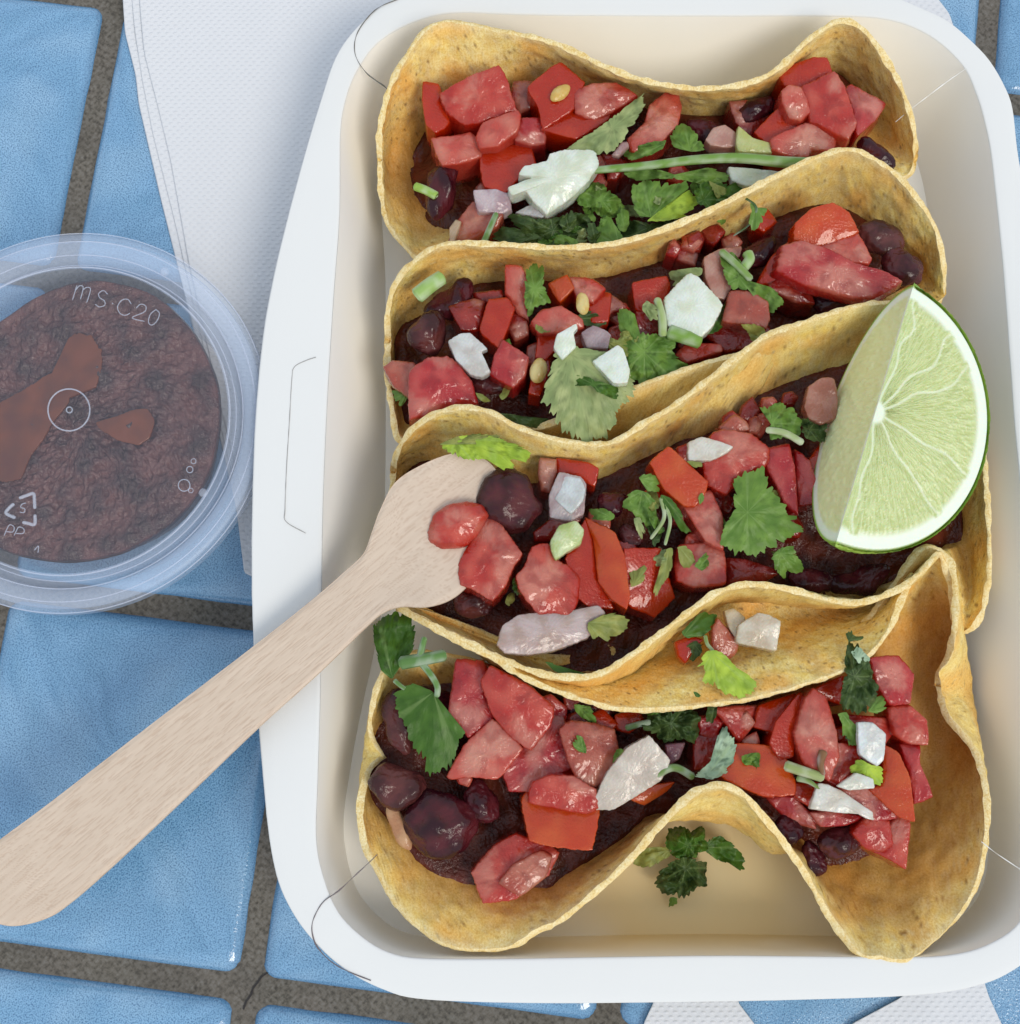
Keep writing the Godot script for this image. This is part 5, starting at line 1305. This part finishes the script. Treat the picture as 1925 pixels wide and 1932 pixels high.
	leaf(7, [105, 100, 160, 85, 220, 35, 310, 60, 345, 160, 320, 260, 262, 330, 212, 415, 150, 365, 118, 250], 210, 400, 32.0, "deep", "dark green leaf against the tray wall at the bottom taco's left edge", {"crumple": 1.0, "curl": -1.4})
	leaf(7, [205, 510, 250, 452, 325, 430, 420, 470, 452, 530, 520, 610, 605, 690, 565, 790, 512, 900, 432, 942, 385, 902, 395, 832, 340, 822, 280, 680], 430, 480, 32.2, "deep", "large smooth dark green leaf at the left of the bottom taco", {"crumple": 0.25, "curl": -1.0, "veins": 5.0})
	var g := tube(path(7, [250, 325, 33, 370, 305, 34, 500, 280, 33.5]), 1.6, 1.4, Color(0.11, 0.22, 0.06))
	tube(path(7, [355, 320, 33.8, 368, 250, 34.5, 385, 185, 34.5]), 0.9, 0.7, Color(0.12, 0.24, 0.06), g)
	tube(path(7, [365, 320, 33.8, 420, 390, 34, 452, 450, 33.5, 450, 505, 32.8]), 0.85, 0.7, Color(0.12, 0.24, 0.06), g)
	tag(obj("cilantro_stalk", g, M.leaf), "branching green stem joint at the left of the bottom taco", "cilantro", "cilantro leaves and stems")
	stalk(7, [222, 415, 31.5, 250, 440, 31.8, 280, 462, 31.8], 0.6, 0.5, Color(0.12, 0.23, 0.06), "short stem joining the two dark leaves at the bottom taco's left")
	# right
	tomato(8, [340, 640, 460, 620, 480, 700, 430, 805, 340, 812], 28.0, "d", "dark red tomato left of the pale teal leaf in the bottom taco")
	tomato(8, [420, 510, 480, 505, 650, 498, 655, 570, 560, 685, 480, 565], 29.5, "f", "red tomato just under the outer tortilla's edge, above the pale teal leaf")
	tomato(8, [900, 430, 1070, 350, 1060, 500, 980, 470], 29.0, "s", "plain red tomato piece left of the dark crumpled leaf's top")
	tomato(8, [650, 500, 870, 430, 765, 560, 712, 625, 635, 605], 30.0, "s", "orange-red tomato slab under the outer tortilla's edge at the bottom taco's right half")
	tomato(8, [1050, 540, 1280, 560, 1312, 620, 1270, 690, 1150, 650], 30.5, "f", "rose tomato piece behind the white onion streak of the bottom taco")
	tomato(8, [1195, 270, 1335, 258, 1412, 350, 1392, 490, 1290, 495, 1235, 400], 33.0, "m", "crimson tomato cube right of the dark crumpled leaf", {"depth": 8.0})
	tomato(8, [1280, 510, 1390, 498, 1472, 570, 1482, 692, 1380, 682, 1310, 640], 32.0, "f", "red tomato square at the far right of the bottom taco")
	tomato(8, [1340, 690, 1442, 698, 1440, 780, 1505, 940, 1410, 978, 1390, 850], 30.5, "m", "dull pink tomato strip at the far right, below the red square")
	tomato(8, [1030, 680, 1140, 700, 1150, 760, 1080, 850, 1040, 892, 975, 860], 31.5, "f", "pink-red tomato piece left of the green-white onion strip")
	tomato(8, [1260, 690, 1340, 740, 1392, 860, 1414, 1062, 1330, 1032, 1190, 905, 1260, 880], 33.0, "o", "long orange tomato slice right of the green-white onion strip", {"tilt": Vector2(0.15, 0.1)})
	tomato(8, [1350, 1030, 1395, 1075, 1372, 1295, 1290, 1245, 1200, 1205, 1280, 1080], 29.0, "f", "red pointed tomato tip lowest in the bottom taco's right lobe")
	tomato(8, [1110, 1120, 1180, 1040, 1290, 1060, 1310, 1180, 1260, 1210, 1180, 1200], 30.6, "f", "rose tomato piece below the cream onion flake in the right lobe", {"dome": 0.8})
	tomato(8, [1040, 890, 1270, 900, 1335, 1045, 1210, 1065, 1100, 970], 31.6, "m", "crimson tomato under the cream onion scraps of the right lobe")
	tomato(8, [690, 950, 820, 935, 912, 1030, 935, 1100, 800, 1065], 27.5, "m", "deep magenta tomato below the orange-red box at the right of the crest")
	tomato(8, [905, 1020, 1000, 1010, 1180, 1040, 1080, 1085, 960, 1092], 30.0, "m", "magenta tomato edge under the cream onion flake")
	tomato(8, [830, 880, 950, 870, 925, 1005, 830, 945], 30.0, "s", "red tomato corner right of the orange-red box")
	tomato(8, [710, 680, 740, 580, 850, 440, 872, 450, 835, 620, 825, 745, 760, 765], 32.5, "s", "slender red tomato skin slice left of the tall pink tomato", {"tilt": Vector2(-0.3, 0)})
	tomato(8, [830, 640, 880, 470, 920, 422, 982, 460, 1032, 620, 1045, 745, 1000, 865, 870, 775], 34.6, "p", "tall pink tomato spear at the centre of the bottom taco's right half", {"dome": 1.0, "depth": 9.0, "tilt": Vector2(0.05, 0.05)})
	tomato(8, [470, 840, 550, 685, 720, 700, 790, 770, 832, 880, 822, 932, 680, 942, 500, 862], 33.0, "o", "orange-red tomato box right of the pale teal leaf", {"tilt": Vector2(0.0, 0.2), "depth": 9.0})
	leaf(8, [80, 600, 130, 530, 280, 508, 380, 528, 382, 610, 350, 692, 280, 670, 200, 685, 125, 640], 230, 590, 30.5, "dark", "crumpled dark leaf bunch under the outer tortilla's edge at the bottom taco's centre", {"crumple": 2.2})
	onion(8, [200, 690, 300, 680, 270, 760, 220, 790], 29.0, "purple onion shred below the crumpled dark bunch of the bottom taco", {"col": Color(0.20, 0.07, 0.09), "col2": Color(0.30, 0.14, 0.15), "depth": 2.0})
	stalk(8, [130, 870, 32.5, 200, 815, 33.2, 260, 805, 33.2, 340, 850, 33.0], 0.9, 0.9, Color(0.15, 0.24, 0.06), "curved green stem joining the pale teal leaf")
	stalk(8, [10, 610, 29, 80, 590, 30.5, 130, 580, 31], 0.8, 0.7, Color(0.11, 0.18, 0.06), "short stem poking left from the crumpled dark bunch of the bottom taco")
	leaf(8, [330, 848, 400, 790, 452, 740, 455, 640, 498, 585, 535, 640, 552, 700, 535, 770, 500, 832, 430, 862], 400, 845, 34.6, "teal", "pale teal curved leaf beside the crest of the bottom taco", {"crumple": 1.0})
	leaf(8, [1040, 520, 1060, 400, 1075, 250, 1085, 180, 1140, 198, 1200, 300, 1242, 400, 1232, 492, 1172, 547, 1090, 532], 1120, 360, 37.0, "dark", "dark crumpled grey-green leaf at the upper right of the bottom taco", {"crumple": 1.8})
	leaf(8, [1100, 240, 1140, 205, 1200, 275, 1195, 300, 1140, 300], 1140, 270, 38.4, "teal", "pale underside patch folded over the dark crumpled leaf", {"crumple": 0.4, "curl": 0.0})
	leaf(8, [1075, 150, 1105, 130, 1125, 165, 1170, 160, 1165, 190, 1120, 185, 1090, 195], 1100, 180, 37.6, "dark", "tiny dark leaf tip above the dark crumpled leaf", {"crumple": 0.6})
	leaf(8, [1180, 530, 1230, 440, 1270, 460, 1292, 505, 1240, 542], 1190, 530, 36.0, "mid", "small bright leaf sticking out right of the dark crumpled leaf", {"crumple": 0.4})
	leaf(8, [1035, 540, 1085, 530, 1100, 570, 1145, 610, 1140, 695, 1095, 705, 1085, 660, 1060, 660, 1070, 610], 1060, 540, 35.6, "mid", "curled green leaf hanging below the dark crumpled leaf", {"crumple": 0.7})
	onion(8, [1140, 585, 1210, 588, 1272, 640, 1262, 765, 1230, 792, 1145, 735], 36.6, "bright white onion streak at the right of the bottom taco", {"col": Color(0.70, 0.66, 0.62), "col2": Color(0.92, 0.90, 0.88), "depth": 2.0, "tilt": Vector2(0, -0.1)})
	leaf(8, [1075, 825, 1140, 755, 1200, 785, 1265, 790, 1258, 900, 1205, 905, 1205, 850, 1140, 832], 1180, 800, 36.2, "lime", "folded green-white strip below the bright white onion streak", {"crumple": 0.5})
	onion(8, [1038, 892, 1130, 828, 1212, 858, 1215, 902, 1100, 912], 36.6, "cream onion scrap under the folded green-white strip", {"depth": 1.6, "col": Color(0.70, 0.64, 0.54), "col2": Color(0.84, 0.80, 0.72)})
	onion(8, [948, 878, 1000, 890, 1060, 918, 1150, 980, 1200, 1015, 1208, 1052, 1180, 1050, 1160, 1025, 1060, 1022, 908, 1002], 35.2, "cream onion flake with a hooked tip at the right lobe of the bottom taco", {"depth": 1.8, "col": Color(0.68, 0.58, 0.48), "col2": Color(0.84, 0.76, 0.68)})
	stalk(8, [780, 790, 35.4, 870, 820, 36.0, 970, 852, 35.6], 1.25, 1.1, Color(0.30, 0.36, 0.13), "pale olive stem lying on the tall pink tomato's foot")
	stalk(8, [970, 720, 35.8, 955, 780, 36.2, 968, 840, 36.2], 1.1, 0.6, Color(0.22, 0.11, 0.05), "brown dried bit on the tall pink tomato")
	stalk(8, [840, 850, 34.6, 900, 870, 35.2, 955, 910, 35.0], 0.9, 0.3, Color(0.16, 0.24, 0.05), "thin green sliver just above the cream onion flake")
	# outside, under the crest
	leaf(8, [205, 1100, 260, 1080, 320, 1095, 390, 1080, 400, 1150, 420, 1210, 330, 1250, 250, 1260, 200, 1200], 310, 1180, 14.0, "deep", "dark cilantro sprig tucked under the crest on the tray floor", {"crumple": 2.0})
	leaf(8, [380, 1150, 470, 1130, 560, 1190, 590, 1260, 578, 1315, 530, 1270, 470, 1258, 400, 1230], 400, 1190, 12.0, "deep", "long dark leaf reaching right from the sprig under the crest", {"crumple": 1.0})
	leaf(8, [200, 1270, 300, 1230, 410, 1260, 400, 1330, 412, 1395, 350, 1400, 290, 1445, 200, 1420, 140, 1375, 160, 1320], 300, 1290, 11.0, "dark", "crumpled olive leaf on the tray floor below the crest", {"crumple": 2.2})
	leaf(8, [30, 1250, 110, 1190, 220, 1180, 230, 1230, 130, 1290, 60, 1290], 220, 1200, 10.0, "muted", "translucent leaf left of the sprig under the crest", {"crumple": 0.6})
	leaf(8, [215, 1495, 222, 1430, 262, 1435, 262, 1470, 240, 1500], 240, 1430, 8.0, "mid", "light green stem end pointing down on the tray floor", {"crumple": 0.4})

func _ready() -> void:
	# camera, sky, sun, exposure
	var t := deg_to_rad(TILT)
	cam_at = Vector3(0, RIM + REACH * cos(t), REACH * sin(t)) * 0.001
	cam_fwd = Vector3(0, -cos(t), -sin(t))
	cam_up = Vector3.RIGHT.cross(cam_fwd)
	var cam := Camera3D.new()
	cam.name = "camera"
	cam.fov = rad_to_deg(2.0 * atan(966.0 / FOC))
	cam.near = 0.01
	cam.far = 50.0
	add_child(cam)
	cam.look_at_from_position(cam_at, cam_at + cam_fwd, cam_up)
	var sky := Sky.new()
	var sm := ProceduralSkyMaterial.new()
	sm.sky_top_color = Color(0.82, 0.87, 0.93)
	sm.sky_horizon_color = Color(0.94, 0.94, 0.935)
	sm.sky_curve = 0.25
	sm.ground_bottom_color = Color(0.32, 0.31, 0.29)
	sm.ground_horizon_color = Color(0.55, 0.54, 0.52)
	sky.sky_material = sm
	var env := Environment.new()
	env.background_mode = Environment.BG_SKY
	env.sky = sky
	env.background_energy_multiplier = 0.96
	env.tonemap_mode = Environment.TONE_MAPPER_LINEAR
	env.tonemap_exposure = 1.07
	env.sdfgi_enabled = true; env.ssao_enabled = true; env.ssil_enabled = true
	var we := WorldEnvironment.new()
	we.name = "environment"
	we.environment = env
	add_child(we)
	var sun := DirectionalLight3D.new()
	sun.name = "sun"
	sun.light_color = Color(1.0, 0.965, 0.91)
	sun.light_energy = 0.48
	sun.light_angular_distance = 24.0
	sun.shadow_enabled = true
	sun.sky_mode = DirectionalLight3D.SKY_MODE_LIGHT_ONLY
	add_child(sun)
	sun.look_at_from_position(Vector3.ZERO, Vector3(-0.55, -1.0, -0.62), Vector3.UP)
	rng.seed = 11
	for k in [[noise_a, 5, 1], [noise_b, 17, 3], [noise_c, 29, 2]]:
		var n: FastNoiseLite = k[0]
		n.seed = k[1]; n.noise_type = FastNoiseLite.TYPE_SIMPLEX_SMOOTH; n.frequency = 1.0; n.fractal_octaves = k[2]
	make_materials()
	make_table()
	make_napkins()
	make_tray()
	make_tacos()
	make_cup()
	fill_first()
	fill_second()
	fill_third()
	fill_fourth()
	scraps(1100, 330, 200, 40, 11, 27.5, -0.1, "small tomato scrap half buried between the bigger pieces of the topmost taco")
	shreds(1190, 400, 230, 40, 22, 30.5, -0.12, "chopped cilantro shred in the herb pile of the topmost taco")
	scraps(1180, 620, 260, 50, 14, 28.5, -0.12, "small tomato scrap half buried between the bigger pieces of the second taco")
	shreds(1180, 640, 250, 60, 9, 33.5, -0.12, "chopped cilantro shred scattered in the second taco")
	scraps(1240, 980, 260, 90, 18, 29.0, -0.2, "small tomato scrap half buried between the bigger pieces of the third taco")
	shreds(1240, 1010, 260, 90, 10, 33.0, -0.2, "chopped cilantro shred scattered in the third taco")
	scraps(1010, 1400, 170, 90, 12, 27.0, 0.0, "small tomato scrap half buried in the bottom taco's left half")
	scraps(1500, 1410, 160, 80, 14, 29.0, 0.0, "small tomato scrap half buried in the bottom taco's right half")
	shreds(1330, 1390, 330, 60, 9, 32.0, 0.0, "chopped cilantro shred scattered in the bottom taco")
	scraps(1330, 458, 130, 18, 8, 28.5, -0.34, "small tomato scrap in the shade under the second taco's back lip")
	scraps(1400, 800, 120, 24, 9, 28.0, -0.5, "small tomato scrap in the shade under the third taco's back lip")
	make_fork()
	make_lime()
